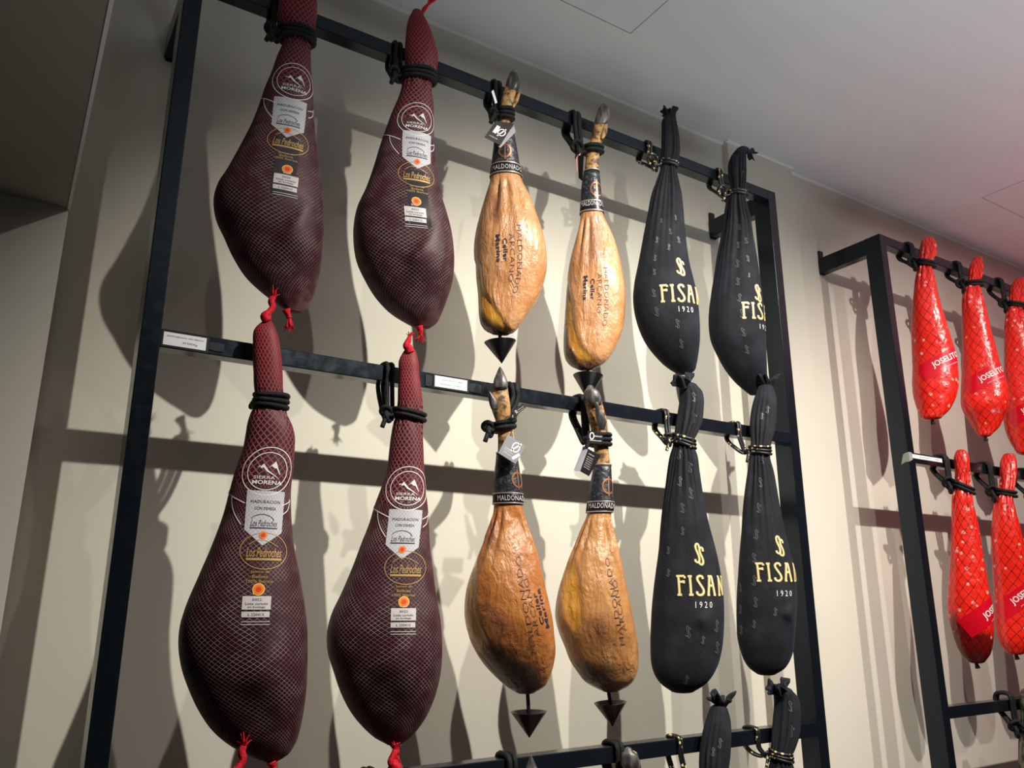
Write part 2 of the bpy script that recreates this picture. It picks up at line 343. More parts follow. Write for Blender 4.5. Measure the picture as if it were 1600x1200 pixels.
def loft(sil, yf, q=0.64, nseg=96, nring=80, folds=(), bumps=(), lump=0.012, seed=0, ex=2.15, captop=0.5, capbot=0.22):
    """sil: rows (v, left, right) of the outline; gives a closed body with real depth about its own axis"""
    A = []
    for v, l, r in sil:
        u = (l+r)/2; y = -0.03
        for _ in range(6): y = yf(bp(u, v, y)[2])
        P = bp(u, v, y); d = (P-CAM)*np.array([1, 1, 0]); nv = d/np.linalg.norm(d); tv = np.array([nv[1], -nv[0], 0])
        s = (r-l)/2/((pj(P+tv*0.01)-pj(P))[0]/0.01)
        A.append([*P, max(s, 0.0015), v])
    A = np.array(A)
    par = np.concatenate([[0], np.cumsum(np.linalg.norm(np.diff(A[:, :3], axis=0), axis=1)+0.35*np.abs(np.diff(A[:, 3])))])
    dens = np.linspace(0, 1, nring); xs = par[-1]*(dens)
    B = hermite(par, A, xs); B[:, 3] = np.maximum(B[:, 3], 0.0012)
    # rounded ends
    def cap(row, sgn, f):
        out = []
        for c, h in ((0.86, 0.45), (0.55, 0.8), (0.0, 1.0)):
            r = row.copy(); r[3] = max(row[3]*c, 1e-5); r[2] += sgn*row[3]*f*h; out.append(r)
        return out
    B = np.array(cap(B[0], 1, captop)[::-1]+list(B)+cap(B[-1], -1, capbot)); nr = len(B)
    S = Surf(); S.nr, S.ns = nr, nseg; S.axis = B[:, :3].copy(); S.s = B[:, 3].copy(); S.vpx = B[:, 4].copy(); S.q = q
    d = (S.axis-CAM)*np.array([1, 1, 0]); nv = d/np.linalg.norm(d, axis=1)[:, None]; tv = np.stack([nv[:, 1], -nv[:, 0], np.zeros(nr)], 1)
    S.nv, S.tv = nv, tv
    th = 2*math.pi*np.arange(nseg)/nseg
    c, s_ = np.cos(th), np.sin(th); cc = np.sign(c)*np.abs(c)**(2/ex); ss = np.sign(s_)*np.abs(s_)**(2/ex)
    rad = np.ones((nr, nseg)); R = np.random.default_rng(100+seed)
    zz = S.axis[:, 2][:, None]
    for k in range(7):
        a, b, p, n = R.uniform(-1, 1), R.uniform(6, 26), R.uniform(0, 6.28), R.integers(1, 5)
        rad += lump*a*np.sin(b*zz+n*th[None, :]+p)
    fo = np.zeros((nr, nseg))
    for (v0, lu, ld, amp, n, ph) in folds:
        dv = S.vpx-v0; e = np.where(dv < 0, np.exp(-(dv/lu)**2), np.exp(-(dv/ld)**2))[:, None]
        tw = th[None, :]+0.25*np.sin(3*th[None, :]+ph)
        wv = np.cos(n*tw+ph+0.004*dv[:, None])
        fo += amp*e*(wv-np.abs(wv)*0.4)
    rad = rad+fo*np.minimum(1.0, 0.045/np.maximum(S.s, 0.01))[:, None]
    P = S.axis[:, None, :]+tv[:, None, :]*(S.s[:, None]*cc[None, :]*rad)[..., None]+nv[:, None, :]*(S.s[:, None]*q*ss[None, :]*rad)[..., None]
    px = pj(P.reshape(-1, 3)).reshape(nr, nseg, 2); front = (s_ < 0.25)[None, :]
    for (u0, v0, dx, dy, H, lb, lf, wa, wb) in bumps:        # bone ridges pressing through the skin
        dl = math.hypot(dx, dy); ax, ay = dx/dl, dy/dl
        du, dv = px[..., 0]-u0, px[..., 1]-v0
        s1 = du*ax+dv*ay; w1 = -du*ay+dv*ax
        if ax < 0: w1 = -w1
        h = H*np.where(s1 < 0, np.exp(-(s1/lb)**2), np.exp(-(s1/lf)**2))*np.where(w1 > 0, np.exp(-(w1/wb)**2), np.exp(-(w1/wa)**2))*front*np.clip(-s_*1.6, 0, 1)[None, :]
        P = P-nv[:, None, :]*h[..., None]
    S.P = P; S.px = pj(P.reshape(-1, 3)).reshape(nr, nseg, 2)
    # normals
    dj = np.roll(P, -1, 1)-np.roll(P, 1, 1); di = np.gradient(P, axis=0); N = np.cross(di, dj); N /= np.linalg.norm(N, axis=2)[..., None]+1e-12
    if ((P-S.axis[:, None, :])*N).sum() < 0: N = -N
    S.N = N
    S.front = th_front = np.broadcast_to((s_ < 0.12)[None, :], (nr, nseg))
    S.mer = np.concatenate([[0], np.cumsum(np.linalg.norm(np.diff(S.axis, axis=0), axis=1)+0.3*np.abs(np.diff(S.s)))])
    seg = np.linalg.norm(np.roll(P, -1, 1)-P, axis=2); S.circ = seg.sum(1)
    S.arc = np.concatenate([np.zeros((nr, 1)), np.cumsum(seg, 1)], 1)
    dm = np.linalg.norm(np.diff(P, axis=0), axis=2); S.marc = np.concatenate([np.zeros((1, nseg)), np.cumsum(dm, 0)], 0)
    S.zones = np.zeros((nr, nseg, 3)); S.grad = None
    return S

def set_net(S, N, Mv): S.grad = np.sqrt((N/np.maximum(S.circ, 0.02))**2+Mv**2)

def surf_obj(S, name, material, parent, close=True):
    nr, ns = S.nr, S.ns
    V = S.P.reshape(-1, 3); F = []
    for i in range(nr-1):
        for j in range(ns):
            j2 = (j+1) % ns; F.append((i*ns+j, (i+1)*ns+j, (i+1)*ns+j2, i*ns+j2))
    o = mesh_obj(name, V, F, material, parent)
    me = o.data; uvl = me.uv_layers.new(name='UVMap')
    uv = np.zeros((len(F)*4, 2)); k = 0
    q = ns//4
    I, J = np.meshgrid(np.arange(nr-1), np.arange(ns), indexing='ij'); I = I.ravel(); J = J.ravel()
    u0 = ((J-q) % ns)/ns; u1 = u0+1.0/ns; v0 = S.mer[I]; v1 = S.mer[I+1]
    uv = np.stack([np.stack([u0, v0], 1), np.stack([u0, v1], 1), np.stack([u1, v1], 1), np.stack([u1, v0], 1)], 1).reshape(-1)
    uvl.data.foreach_set('uv', uv.astype(np.float32))
    if S.grad is not None:
        a = me.attributes.new('grad', 'FLOAT', 'POINT'); a.data.foreach_set('value', np.repeat(S.grad, ns).astype(np.float32))
    a = me.attributes.new('zones', 'FLOAT_COLOR', 'POINT')
    a.data.foreach_set('color', np.concatenate([S.zones, np.ones((nr, ns, 1))], 2).reshape(-1).astype(np.float32))
    return o

def poly_mask(S, poly, soft):
    """soft zone of the skin inside an outline"""
    poly = np.asarray(poly, float); p = S.px.reshape(-1, 2); n = len(poly)
    ins = np.zeros(len(p), bool); dmin = np.full(len(p), 1e9)
    for i in range(n):
        a, b = poly[i], poly[(i+1) % n]
        cond = ((a[1] > p[:, 1]) != (b[1] > p[:, 1])); xi = (b[0]-a[0])*(p[:, 1]-a[1])/((b[1]-a[1]) if abs(b[1]-a[1]) > 1e-9 else 1e-9)+a[0]
        ins ^= cond & (p[:, 0] < xi)
        ab = b-a; t = np.clip(((p-a)@ab)/(ab@ab+1e-9), 0, 1); dmin = np.minimum(dmin, np.linalg.norm(p-(a+t[:, None]*ab), axis=1))
    sd = np.where(ins, dmin, -dmin); m = np.clip(0.5+sd/soft, 0, 1); m = m*m*(3-2*m)
    return m.reshape(S.nr, S.ns)*np.where(S.front, 1.0, 0.6)

# ------------------------------------------------------------------ prints that follow a surface
def anchor(S, u, v):
    d = np.linalg.norm(S.px-np.array([u, v]), axis=2)+np.where(S.front, 0, 1e6)
    d[:2] += 1e6; d[-2:] += 1e6
    i, j = np.unravel_index(np.argmin(d), d.shape); j2 = (j+1) % S.ns; i2 = i+1
    a = S.px[i2, j]-S.px[i, j]; b = S.px[i, j2]-S.px[i, j]; A = np.array([[a[0], b[0]], [a[1], b[1]]])
    try: x = np.clip(np.linalg.solve(A, np.array([u, v])-S.px[i, j]), -1, 1)
    except Exception: x = (0, 0)
    return i+x[0], j+x[1]
def bil(G, fi, fj, ns):
    i = np.floor(fi).astype(int); j = np.floor(fj).astype(int); a = (fi-i)[:, None]; b = (fj-j)[:, None]
    j0, j1 = j % ns, (j+1) % ns; i1 = np.minimum(i+1, G.shape[0]-1)
    return (G[i, j0]*(1-b)+G[i, j1]*b)*(1-a)+(G[i1, j0]*(1-b)+G[i1, j1]*b)*a
def on_surf(S, at, xy, off):
    fi0, fj0 = at; xy = np.asarray(xy, float)
    jc = int(round(fj0)) % S.ns; mar = S.marc[:, jc]
    L0 = np.interp(fi0, np.arange(S.nr), mar); fi = np.interp(L0-xy[:, 1], mar, np.arange(S.nr)); fi = np.clip(fi, 0, S.nr-1.001)
    i0 = np.floor(fi).astype(int); out = []
    fj = np.zeros(len(fi))
    for k, w in ((0, 1-(fi-i0)), (1, fi-i0)):
        ii = np.minimum(i0+k, S.nr-1); arc = S.arc[ii]; tot = S.circ[ii]
        base = np.array([np.interp(fj0 % S.ns, np.arange(S.ns+1), a) for a in arc]); tgt = base+xy[:, 0]
        wrap = np.floor(tgt/tot); loc = tgt-wrap*tot
        jj = np.array([np.interp(l, a, np.arange(S.ns+1)) for l, a in zip(loc, arc)])+wrap*S.ns
        fj += w*jj
    P = bil(S.P, fi, fj, S.ns); N = bil(S.N, fi, fj, S.ns); N /= np.linalg.norm(N, axis=1)[:, None]+1e-9
    S.last = (fi, fj)
    return P+N*off
def refine(V, T, mx):
    V = [tuple(a) for a in V]; stack = [tuple(t) for t in T]; out = []; mid = {}
    while stack:
        a, b, c = stack.pop(); L = [(math.dist(V[a], V[b]), 0), (math.dist(V[b], V[c]), 1), (math.dist(V[c], V[a]), 2)]
        l, k = max(L)
        if l <= mx: out.append((a, b, c)); continue
        if k == 1: a, b, c = b, c, a
        elif k == 2: a, b, c = c, a, b
        e = (min(a, b), max(a, b))
        if e not in mid: mid[e] = len(V); V.append(((V[a][0]+V[b][0])/2, (V[a][1]+V[b][1])/2))
        m = mid[e]; stack += [(a, m, c), (m, b, c)]
    return np.array(V), out
_tc = {}
def text2d(s, h, w=None, bold=0.0, shear=0.0, spacing=1.0):
    """filled lettering centred on the origin, h tall, w wide"""
    key = (s, bold, shear, spacing)
    if key not in _tc:
        cu = bpy.data.curves.new('lettering', 'FONT'); cu.body = s; cu.offset = bold; cu.shear = shear; cu.space_character = spacing; cu.resolution_u = 2
        ob = bpy.data.objects.new('lettering', cu); COL.objects.link(ob); bpy.context.view_layer.update()
        me = bpy.data.meshes.new_from_object(ob.evaluated_get(bpy.context.evaluated_depsgraph_get()))
        me.calc_loop_triangles(); V = np.array([v.co[:2] for v in me.vertices]); T = [tuple(t.vertices) for t in me.loop_triangles]
        bpy.data.objects.remove(ob); bpy.data.curves.remove(cu); bpy.data.meshes.remove(me); _tc[key] = (V, T)
    V, T = _tc[key]; V = V.copy(); lo, hi = V.min(0), V.max(0); V -= (lo+hi)/2; sc = h/(hi[1]-lo[1]); V[:, 1] *= sc
    V[:, 0] *= (w/(hi[0]-lo[0])) if w else sc
    return V, T
def strokes(lines, wd):
    V = []; T = []
    for ln in lines:
        p = np.asarray(ln, float); n = len(p)
        d = np.gradient(p, axis=0); d /= np.linalg.norm(d, axis=1)[:, None]+1e-12; nn = np.stack([-d[:, 1], d[:, 0]], 1)
        b = len(V)
        for k in range(n): V += [tuple(p[k]+nn[k]*wd/2), tuple(p[k]-nn[k]*wd/2)]
        for k in range(n-1): a = b+2*k; T += [(a, a+1, a+3), (a, a+3, a+2)]
    return np.array(V), T
def curve2d(p, n=6):
    p = np.asarray(p, float); x = np.arange(len(p)); return hermite(x, p, np.linspace(0, len(p)-1, (len(p)-1)*n+1))
def circle(cx, cy, rx, ry=None, n=48, a0=0, a1=2*math.pi):
    ry = ry or rx; a = np.linspace(a0, a1, n); return np.stack([cx+rx*np.cos(a), cy+ry*np.sin(a)], 1)
def disc(cx, cy, r, n=24, ry=None):
    c = circle(cx, cy, r, ry, n+1)[:-1]; return np.vstack([[(cx, cy)], c]), [(0, 1+k, 1+(k+1) % n) for k in range(n)]
def quad(x0, x1, y0, y1): return np.array([(x0, y0), (x1, y0), (x1, y1), (x0, y1)]), [(0, 1, 2), (0, 2, 3)]
def poly(p):
    p = np.asarray(p, float); return p, [(0, k, k+1) for k in range(1, len(p)-1)]
def xf(VT, rot=0.0, dx=0.0, dy=0.0, sc=1.0):
    V, T = VT; c, s = math.cos(rot), math.sin(rot); V = np.asarray(V)*sc
    return np.stack([V[:, 0]*c-V[:, 1]*s+dx, V[:, 0]*s+V[:, 1]*c+dy], 1), T

class Decal:
    """one printed or stuck-on part laid over a body"""
    def __init__(s, S): s.S = S; s.mb = MB(); s.uv = []; s.fi = []
    def put(s, at, VT, off=0.0012, mi=0, mx=0.006, thick=0.0):
        at = anchor(s.S, *at)
        V, T = refine(VT[0], VT[1], mx)
        P = on_surf(s.S, at, V, off); a, b, c = (np.array([t[k] for t in T]) for k in range(3))
        nrm = np.cross(P[b]-P[a], P[c]-P[a]).sum(0)
        view = P.mean(0)-CAM
        if nrm@view > 0: T = [(t[0], t[2], t[1]) for t in T]
        s.mb.add(P, T, mi); s.fi.append(s.S.last)
        return at
    def build(s, name, mats, parent, netuv=False):
        o = s.mb.build(name, mats, parent)
        if netuv:
            fi = np.concatenate([f[0] for f in s.fi]); fj = np.concatenate([f[1] for f in s.fi]); me = o.data
            u = ((fj-s.S.ns//4) % s.S.ns)/s.S.ns; v = np.interp(fi, np.arange(s.S.nr), s.S.mer); vi = np.array([l.vertex_index for l in me.loops])
            me.uv_layers.new(name='UVMap').data.foreach_set('uv', np.stack([u[vi], v[vi]], 1).reshape(-1).astype(np.float32))
            a = me.attributes.new('grad', 'FLOAT', 'POINT'); a.data.foreach_set('value', np.interp(fi, np.arange(s.S.nr), s.S.grad).astype(np.float32))
        return o

# ------------------------------------------------------------------ cords
def ring_at(S, v):
    i = int(np.argmin(np.abs(S.vpx[3:-3]-v)))+3; return i
def rope_tie(S, zr, v, label, group, r=0.0055, wraps=2, material='cord', side=-1, tilt=0.0, knot=1.0, loopdx=0.0, rail=True, tail=1):
    i = ring_at(S, v); A, t, n, s, q = S.axis[i], S.tv[i], S.nv[i], S.s[i], S.q
    o = root('rope_tie', tuple(A), label, 'rope', group)
    mb = MB()
    for k in range(wraps):
        zo = (k-(wraps-1)/2)*2.05*r
        pts = [A+t*(s*1.03+r*0.8)*math.cos(a)+n*(s*q*1.03+r*0.8)*math.sin(a)+np.array([0, 0, zo-tilt*math.cos(a)+0.0012*math.sin(2*a+k)]) for a in np.linspace(0, 2*math.pi, 17)[:-1]]
        mb.add(*tube(pts, r, 10, True, 4))
    mb.build('wrap', M[material], o)
    L = A+t*side*(s+r*1.6)+np.array([0, 0, tilt*0.8])
    zw = A[2]
    if rail:
        mb = MB(); xa = L[0]+loopdx*0.6
        for dx in (-r*1.1, r*1.1):
            x = xa+dx; f = -r-0.002; b = 0.041+r; x2 = xa+loopdx+dx
            pts = [(x, min(f, L[1]*0.5), zw+0.002), (x2, f, zr-0.045), (x2, f, zr-0.008), (x2, 0.003, zr+r*0.9), (x2, 0.036, zr+r*0.9), (x2, b, zr-0.010), (x2, b, zr-0.046),
                   (x2-0.006, 0.012, min(zr-0.052, (zr+zw)/2-0.03)), (x-0.003, f, zw-0.004)]
            if zw > zr-0.06: pts = pts[1:-1]
            mb.add(*tube(pts, r, 8, True, 5))
        mb.build('loop', M[material], o)
    if knot:
        mb = MB(); K = L+np.array([side*0.012*knot, -0.006, -0.004]); a = r*2.1*knot
        pts = []
        for ph in np.linspace(0, 2*math.pi, 25)[:-1]:
            pts.append(K+a*np.array([math.sin(ph)+2*math.sin(2*ph), 0.9*(-math.sin(3*ph)), math.cos(ph)-2*math.cos(2*ph)])*0.52)
        mb.add(*tube(pts, r*0.95, 8, True, 4))
        if tail:
            mb.add(*tube([K+np.array([0, 0, 0]), K+np.array([side*0.010, -0.004, -0.018]), K+np.array([side*0.016, -0.003, -0.036])], r*0.95, 8, False, 4))
        mb.build('knot', M[material], o)
    return o

def tassel(parent, name, px, y, rads, strands=0, slen=0.03, sdir=(0, 0, -1), material='redcord', seed=0, spread=0.35):
    P = [bp(u, v, y) for u, v in px]; mb = MB()
    mb.add(*tube(P, rads, 10, False, 5))
    R = np.random.default_rng(seed); e = P[-1]; d0 = np.array(sdir, float)
    for k in range(strands):
        d = d0+R.normal(0, spread, 3); d /= np.linalg.norm(d); l = slen*R.uniform(0.6, 1.1); w = R.normal(0, 0.12, 3)
        mb.add(*tube([e-d0*0.006, e+d*l*0.5, e+d*l+w*l], [0.0016, 0.0013, 0.0007], 5, False, 3))
    return mb.build(name, M[material], parent)

# ------------------------------------------------------------------ hams in dark red net
G_NET = 'hams in dark red net'
SIL_N1 = [(-58, 452, 478), (-45, 444, 486), (-20, 438, 493), (10, 435, 496), (35, 434, 493), (55, 441, 488), (70, 442, 486), (90, 434, 486), (120, 424, 487.5), (145, 414, 489.6), (170, 406, 490), (200, 395, 493),
  (240, 376, 498), (280, 355, 504), (305, 340, 507), (325, 334.6, 508), (350, 337, 508), (380, 351, 505), (410, 366, 502), (440, 387, 495), (462, 412, 488), (478, 434, 480), (487, 447, 472)]
SIL_N2 = [(17, 645, 658), (32, 638, 667), (60, 634, 678), (92, 632, 685), (108, 633, 682), (122, 631, 676), (136, 628, 674), (156, 622, 677), (183, 611, 678), (200, 605, 678), (229, 595, 679), (266, 583.6, 683.6), (303, 570.7, 690.5),
  (330, 559, 699), (358, 553.5, 706), (381, 552.8, 709), (413, 557.4, 709.7), (440, 570, 706.5), (468, 588, 698), (491, 611, 689), (504, 632, 682), (511, 645, 673)]
SIL_N3 = [(501, 412, 424), (515, 398, 431.6), (540, 395, 437.7), (583, 396, 442), (611, 397.6, 443), (628, 402, 445), (645, 393, 448), (663, 387, 457), (676, 385, 460.5), (707, 379, 460), (731, 370, 458), (768, 359, 455), (805, 349, 456),
  (855, 331, 461), (904, 311, 470.4), (953, 291, 478.4), (978, 283.6, 481.5), (1009, 281, 482.7), (1040, 285, 482.7), (1077, 297.7, 481), (1114, 316, 476), (1138, 333, 471), (1166, 366, 461), (1182, 395, 448), (1190, 415, 433)]
SIL_N4 = [(549, 631, 650), (565, 623, 654), (582, 623, 655), (605, 621.7, 658), (636, 620.6, 660.8), (650, 619, 660), (662, 615, 660.8), (675, 612, 660.8), (707, 608, 662), (735, 605, 663), (763, 596, 665), (792, 585, 668.7), (818, 577, 670.5), (848, 565, 672),
  (888, 550, 677), (927, 534, 682), (961, 518.7, 688), (990, 512.5, 690.8), (1018, 513.6, 691.3), (1046, 521.5, 689.6), (1086, 535, 681), (1114, 550, 670), (1137, 569, 655.7), (1153, 587, 641), (1162, 603, 628)]
KN = 0.00149                      # metres per pixel at the third netted ham, where the prints were measured
def net_ham(sil, zr, neck, ridge, logo, shield, oval, seal, box, hem, label, seed, strip=True, ytop=-0.052):
    S = loft(sil, hang_y(zr, ytop), q=0.62, nring=96, lump=0.006, seed=seed, bumps=[ridge], folds=[(neck, 14, 20, 0.10, 13, 1.0)])
    set_net(S, NETN, NETM)
    sv = np.clip((hem[1]-S.vpx)/6, 0, 1); tp = np.clip((neck-2-S.vpx)/30, 0, 1)*np.clip(1.0-(S.vpx-S.vpx[0])/max(10, (neck-S.vpx[0]))*0.55, 0, 1)
    S.zones[..., 0] = sv[:, None]; S.zones[..., 1] = (tp[:, None]**1.0)
    k = int(np.argmin(np.abs(S.vpx-neck)))
    o = root('netted_ham', tuple(S.axis[-1]), label, 'ham', G_NET)
    surf_obj(S, 'netted_body', M['net'], o)
    s = KN
    # round white emblem with two peaks
    D = Decal(S); R = 33.6*s
    D.put(logo, strokes([circle(0, 0, R, n=72)], 0.0020)); D.put(logo, strokes([circle(0, 0, R*0.78, n=64)], 0.0017))
    pk = poly
    D.put(logo, (np.array([(-.44, .14), (-.34, .22), (-.30, .18), (-.20, .30), (.02, .03), (.30, -.16), (.52, -.33), (.20, -.14), (-.04, -.02), (-.19, .14), (-.30, .10)])*R, [(0, 1, 2), (2, 3, 10), (3, 9, 10), (3, 4, 9), (4, 8, 9), (4, 5, 8), (5, 7, 8), (5, 6, 7)]))
    D.put(logo, (np.array([(.02, .14), (.26, .42), (.52, -.14), (.48, -.12), (.33, .12), (.22, .14), (.12, .22)])*R, [(0, 1, 6), (1, 5, 6), (1, 4, 5), (1, 2, 4), (2, 3, 4)]))
    D.put(logo, xf(text2d('SIERRA', 0.125*R, 0.84*R), dx=-.09*R, dy=-.27*R)); D.put(logo, xf(text2d('MORENA', 0.165*R, 1.18*R, bold=0.02), dx=.05*R, dy=-.47*R))
    # hem lines of the printed sleeve
    hl = np.array([(-68, -24), (-50, -32), (-24, -45)])*s; D.put(logo, strokes([curve2d(hl, 6)], 0.0022))
    D.put(logo, strokes([curve2d(np.array([(-44, -34), (-42, -46), (-36, -60), (-26, -74)])*s, 6)], 0.0020))
    D.put(logo, strokes([curve2d(np.array([(28, -58), (35, -52), (38, -44), (38, -36)])*s, 6), curve2d(np.array([(26, -46), (34, -42), (40, -38)])*s, 4)], 0.0020))
    D.build('round_emblem', M['white'], o)
    # grey pennant label
    D = Decal(S); w, h = 25.5*s, 74*s
    D.put(shield, (np.array([(-w, 0), (w, 0), (w*0.97, -h*0.76), (0, -h), (-w*0.97, -h*0.72)]), [(0, 3, 1), (0, 4, 3), (1, 3, 2)]), off=0.0009)
    sh = D.build('pennant_label', M['shield'], o, netuv=True)
    D = Decal(S)
    D.put(shield, xf(text2d('MADURACION', 0.0062, 1.5*w, spacing=1.1), dy=-15*s), off=0.0015); D.put(shield, xf(text2d('CON DEHESA', 0.0060, 1.1*w), dy=-24*s), off=0.0015)
    D.put(shield, xf(text2d('Los Pedroches', 0.0125, 1.36*w, shear=0.35), dy=-44*s), off=0.0015); D.put(shield, xf(quad(-.7*w, .7*w, -0.0012, 0.0012), dy=-50.5*s), off=0.0015)
    D.put(shield, strokes([curve2d(np.array([(-17, -38), (-12, -34), (-2, -32), (8, -35), (13, -40)])*s, 5)], 0.0013), off=0.0015)
    D.build('pennant_print', M['ink'], sh)
    D = Decal(S); D.put(shield, xf(disc(0, 0, 5.2*s), dy=-60*s), off=0.0016); D.put(shield, xf(disc(0, 0, 2.8*s), dy=-60*s), off=0.0020, mi=1)
    D.build('pennant_seal', [M['orange'], M['redseal']], sh)
    # clear strip, gold oval and lines
    if strip:
        D = Decal(S); D.put(oval, quad(-17*s, 17*s, -98*s, 8*s), off=0.0006); D.build('clear_strip', M['strip'], o)
    D = Decal(S); D.put(oval, strokes([circle(0, 0, 31*s, 24*s, 64)], 0.0016))
    D.put(oval, xf(text2d('Los Pedroches', 0.0185, 46*s, shear=0.35, bold=0.008), dy=-2*s)); D.put(oval, xf(quad(-23*s, 23*s, -0.0022, 0.0022), dy=-11*s))
    D.put(oval, strokes([curve2d(np.array([(-20, 8), (-10, 14), (4, 13), (18, 6)])*s, 5)], 0.0014))
    gap = (seal[1]-oval[1])*mpp(S.axis[k+20])
    for fr, tx, wd in ((0.52, 'Jamon de', 24), (0.63, 'Bellota', 20), (0.745, '100% Iberico', 34)): D.put(oval, xf(text2d(tx, 0.0060, wd*s), dx=(seal[0]-oval[0])*0.5*s, dy=-gap*fr))
    D.build('gold_print', M['gold'], o)
    D = Decal(S); D.put(seal, disc(0, 0, 8*s), mi=2); D.put(seal, disc(0, 0, 6.6*s), off=0.0015, mi=0); D.put(seal, disc(0, 0, 3.6*s), off=0.0018, mi=1)
    D.build('origin_seal', [M['orange'], M['redseal'], M['yellow']], o)
    D = Decal(S); D.put(box, quad(-18*s, 18*s, -8.5*s, 8.5*s)); D.put(box, quad(-18*s, 17*s, -18*s, -11*s))
    D.put(box, xf(text2d('Brede', 0.006, 11*s, bold=0.01), dy=12.5*s))
    for dy in (-24, -27.5): D.put(box, quad(-18*s, 18*s, dy*s, (dy+0.9)*s))
    bx = D.build('batch_label', M['offw'], o)
    D = Decal(S)
    for dy, tx, wd in ((4, '3022', 12), (-1, 'Lote curado', 28), (-5.5, 'en bodega', 22), (-14.7, 'L 220415', 20)): D.put(box, xf(text2d(tx, 0.0045, wd*s), dy=dy*s), off=0.0017)
    D.build('batch_print', M['ink'], bx)
    return S, o

n1S, n1 = net_ham(SIL_N1, 2.9, 55, (455, 367, 72, 52, 0.017, 16, 100, 60, 28), (460, 127), (455, 154), (451, 221), (449, 265), (447, 281), (410, 148),
    'large dark red netted ham at the left end of the top rail', 1)
tassel(n1, 'net_end', [(447, 484), (450, 492), (452, 497)], -0.02, [0.010, 0.006, 0.006], 26, 0.030, (0.15, 0, -1), seed=1)
n2S, n2 = net_ham(SIL_N2, 2.9, 122, (657, 403, 75, 52, 0.017, 16, 100, 60, 28), (652, 186), (653, 206), (651.5, 273), (650.6, 314.7), (649, 331), (605, 200),
    'dark red netted ham on the top rail with a red tuft at its tip', 2)
tassel(n2, 'net_tuft', [(659, 22), (663, 14), (668, 8)], -0.058, [0.004, 0.006, 0.004], 26, 0.042, (0.42, 0, 0.9), seed=2, spread=0.13)
tassel(n2, 'net_end', [(655, 510), (657, 518), (656, 523)], -0.02, [0.010, 0.006, 0.005], 20, 0.022, (0.05, 0, -1), seed=3)
n3S, n3 = net_ham(SIL_N3, 2.0, 628, (406, 1052, 78, 62, 0.014, 20, 110, 60, 34), (418.6, 736), (417, 767), (413, 861), (404, 921), (401, 942), (360, 764),
    'large dark red netted ham at the left end of the middle rail', 3, strip=False)
tassel(n3, 'net_knot', [(418, 502), (414, 494), (420, 488), (426, 480), (424, 471), (427, 464)], -0.058, [0.010, 0.010, 0.007, 0.007, 0.0075, 0.006], 14, 0.020, (0.1, 0, 1), seed=4)
tassel(n3, 'net_end', [(424, 1190), (427, 1198), (428, 1206)], -0.02, [0.010, 0.006, 0.006], 16, 0.025, (0.1, 0, -1), seed=5)
n4S, n4 = net_ham(SIL_N4, 2.0, 650, (615, 1038, 72, 58, 0.014, 20, 110, 60, 34), (637.5, 763), (635, 796), (634.7, 887), (631, 940.5), (630.5, 960), (582, 792),
    'dark red netted ham on the middle rail with a bright red knotted tip', 4, strip=False)
tassel(n4, 'net_knot', [(641, 551), (638, 544), (634, 540), (638, 533), (640, 527)], -0.058, [0.011, 0.011, 0.007, 0.007, 0.005], 12, 0.016, (0.1, 0, 1), seed=6)
tassel(n4, 'net_end', [(616, 1162), (619, 1170), (620, 1178)], -0.02, [0.010, 0.006, 0.006], 16, 0.022, (0.1, 0, -1), seed=7)
G_R = 'rope ties'
t1 = rope_tie(n1S, 2.9, 55, 'black cord around the netted ham at the left end of the top rail', G_R, 0.0060, 3, side=-1)
t2 = rope_tie(n2S, 2.9, 122, 'black cord round the netted ham with the red tuft on the top rail', G_R, 0.0062, 3, side=-1)
t3 = rope_tie(n3S, 2.0, 628, 'three black coils around the netted ham at the left end of the middle rail', G_R, 0.0058, 3, side=-1, knot=0.0, loopdx=0.025)
t4 = rope_tie(n4S, 2.0, 650, 'black looped cord holding the netted ham beside the second price label', G_R, 0.0058, 2, side=-1, tilt=0.006)

# ------------------------------------------------------------------ bare cured hams
G_B = 'bare cured hams'
SIL_B1 = [(126, 793, 811), (140, 788, 807), (150, 785, 805), (160, 783, 803), (176, 782, 799), (190, 781, 797), (205, 776, 801), (236, 771.5, 807), (268, 767.5, 812.5), (276, 766.5, 814), (292, 763, 820), (316, 756, 831), (340, 749, 840), (364, 743.5, 848), (388, 741, 853), (408, 742, 854.4), (432, 743, 852),
  (452, 745, 846), (476, 746, 834), (496, 747, 820), (508, 750, 812), (517, 757, 805), (522, 766, 798)]
SIL_B2 = [(180, 932, 951), (190, 929, 950), (202, 926, 949), (218, 923, 942), (232, 917.5, 938), (246, 915.5, 936), (264, 914, 935), (290, 910, 937), (324, 907.5, 940.5), (332, 907, 942), (350, 904, 948), (374, 898, 958), (398, 892, 966), (422, 888, 971), (446, 885, 975.6), (466, 883.6, 977), (490, 882.5, 977), (510, 881.5, 975),
  (534, 880.5, 967), (550, 881, 959), (562, 884, 950), (572, 893, 938), (577, 903, 927)]
SIL_B3 = [(600, 771, 793), (611, 769, 794), (621, 766, 795.5), (636, 767, 797.5), (651, 772, 797.5), (664, 776, 800), (680, 777.7, 801.6), (700, 778, 804), (713, 777, 806.5), (753, 773.5, 812.5), (786, 772, 816), (792, 771.5, 816.5), (814, 766, 821), (840, 755, 831), (865, 744.6, 840), (891, 734, 846), (916, 726, 852),
  (942, 722, 859), (967, 722, 865), (992, 728, 868), (1018, 741.6, 869), (1043, 760, 864), (1061, 778, 857.6), (1074, 793, 849), (1081, 805, 837)]
